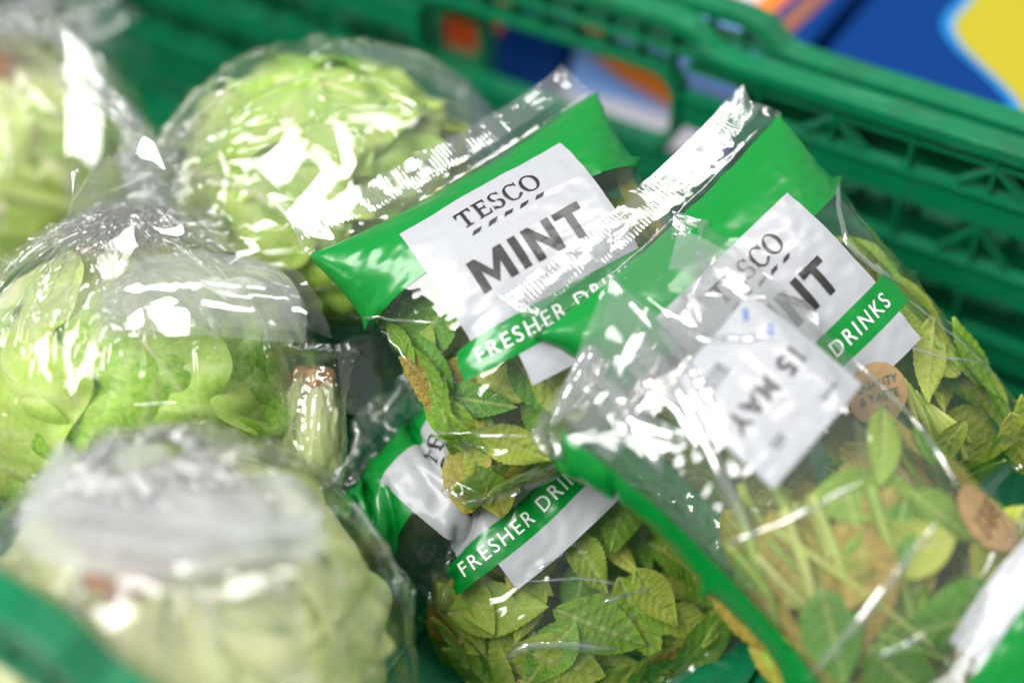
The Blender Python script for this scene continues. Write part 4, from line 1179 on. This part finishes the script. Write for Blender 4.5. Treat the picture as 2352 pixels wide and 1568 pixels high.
for k in (2,):                                                # wrap drawn down from the gather in long streaks
    film_flap(bag4, [[(60 + 60 * k, 1190 + 20 * k, .466), (400, 1170 + 25 * k, .456), (740 - 40 * k, 1200 + 20 * k, .466)], [(30 + 90 * k, 1380 - 30 * k, .452), (420, 1390 - 20 * k, .442), (800 - 60 * k, 1400 - 30 * k, .452)],
                     [(60 + 110 * k, 1640 - 120 * k, .456), (430, 1650 - 70 * k, .444), (800 - 60 * k, 1640 - 90 * k, .456)]], 120 + 9 * k, M['film_crisp'], crease=.0046, cell=.011, along=DOWN, n=(120, 120))
film_flap(bag3, [[(-60, 800, .560), (120, 740, .552), (300, 720, .552)], [(-20, 690, .575), (130, 650, .570), (330, 640, .570)]], 75, M['film_light'], crease=.0020)
film_flap(bag2, [[(600, 660, .640), (520, 440, .640), (640, 190, .650)], [(440, 620, .640), (400, 420, .640), (520, 215, .655)], [(330, 590, .650), (305, 430, .655), (450, 240, .665)]], 81, M['film_crisp'], crease=.0040, cell=.020)
film_flap(bag2, [[(560, 250, .635), (780, 200, .622), (1010, 260, .635)], [(560, 380, .622), (790, 360, .612), (1020, 380, .626)], [(580, 520, .618), (780, 500, .610), (960, 470, .616)]], 84, M['film_crisp'], crease=.0036, cell=.016, n=(120, 120))
film_flap(bag2, [[(700, 560, .622), (640, 480, .620), (600, 430, .622)], [(760, 420, .612), (700, 330, .615), (640, 300, .620)], [(860, 300, .618), (780, 220, .625), (700, 200, .632)]], 87, M['film_soft'], crease=.0040, cell=.014)
film_flap(bag1, [[(120, 60, .700), (150, 300, .690), (140, 560, .700)], [(220, 80, .700), (250, 300, .690), (230, 600, .700)], [(270, 130, .715), (295, 320, .71), (285, 620, .71)]], 91, M['film_crisp'], crease=.0040, cell=.02)
# a cut lettuce heart in its own small bag, between the lettuces and the herb bags
BAG_R = Bag([[(655, 770, .600), (735, 775, .598), (800, 800, .600)],
             [(640, 880, .592), (725, 880, .590), (805, 890, .596)],
             [(630, 1060, .590), (715, 1070, .588), (790, 1070, .595)],
             [(620, 1250, .600), (690, 1260, .598), (750, 1250, .600)]], [0, 20, 55, 90], W=0.036, thick=0.026, lump=(.5, .55, .40, .42), seed=53, C=88, R=88, seal=0.004, crease=0.0011)
hb_ = thing("lettuce_heart_bag", "tight clear bag around the cut lettuce heart", "plastic bag", BAG_R.cen)
BAG_R.origin = np.array(hb_.location)
link("film", grid_mesh("film", BAG_R.X - BAG_R.origin, periodic=True), M['film'], hb_)
film_flap(hb_, [[(775, 790, .600), (850, 770, .604), (930, 800, .610)], [(780, 870, .598), (860, 860, .600), (935, 880, .608)], [(785, 940, .602), (860, 960, .604), (930, 940, .612)]], 99, M['film_crisp'], crease=.0022)
c0, c1 = P(725, 860, .610), P(690, 1230, .612)
hh = thing("lettuce_heart", "pale lettuce heart with brown cut end, standing beside the gathered bag", "lettuce", c1)
ax = c1 - c0; ln = np.linalg.norm(ax); ax /= ln
e1 = np.cross(ax, VIEW); e1 /= np.linalg.norm(e1); e2 = np.cross(ax, e1)
rg = np.random.default_rng(8)
mid = (c0 + c1) / 2
for i in range(9):                                            # wrapped leaves, ribs running down from the cut end
    o = link("leaf", LETT_PALE[i % 7], None, hh)
    q = 0.0105 + 0.0040 * i / 8
    m4 = Matrix.Translation(Vector(mid - c1)) @ axis_rot(-ax).to_4x4() @ Matrix.Rotation(i * 2.399, 4, 'Z') @ Matrix.Rotation(rg.uniform(-.06, .06), 4, 'X') @ Matrix.Diagonal((q, q, ln * .56, 1))
    o.matrix_local = m4
th = np.linspace(0, 2 * np.pi, 24, endpoint=False); rs = np.array([.05, .5, .85, 1.0, .95]); zs = np.array([-.003, -.0035, -.003, -.001, .005])
G = c0 + (rs[:, None] * (.0085 + .0012 * np.sin(5 * th)) * np.cos(th))[..., None] * e1 + (rs[:, None] * (.0085 + .0012 * np.sin(5 * th)) * np.sin(th))[..., None] * e2 + zs[:, None, None] * ax
link("cut_end", grid_mesh("cut_end", G - c1, periodic=True, attr=np.zeros((5, 24))), M['heart_end'], hh)

SC.cycles.samples = 64
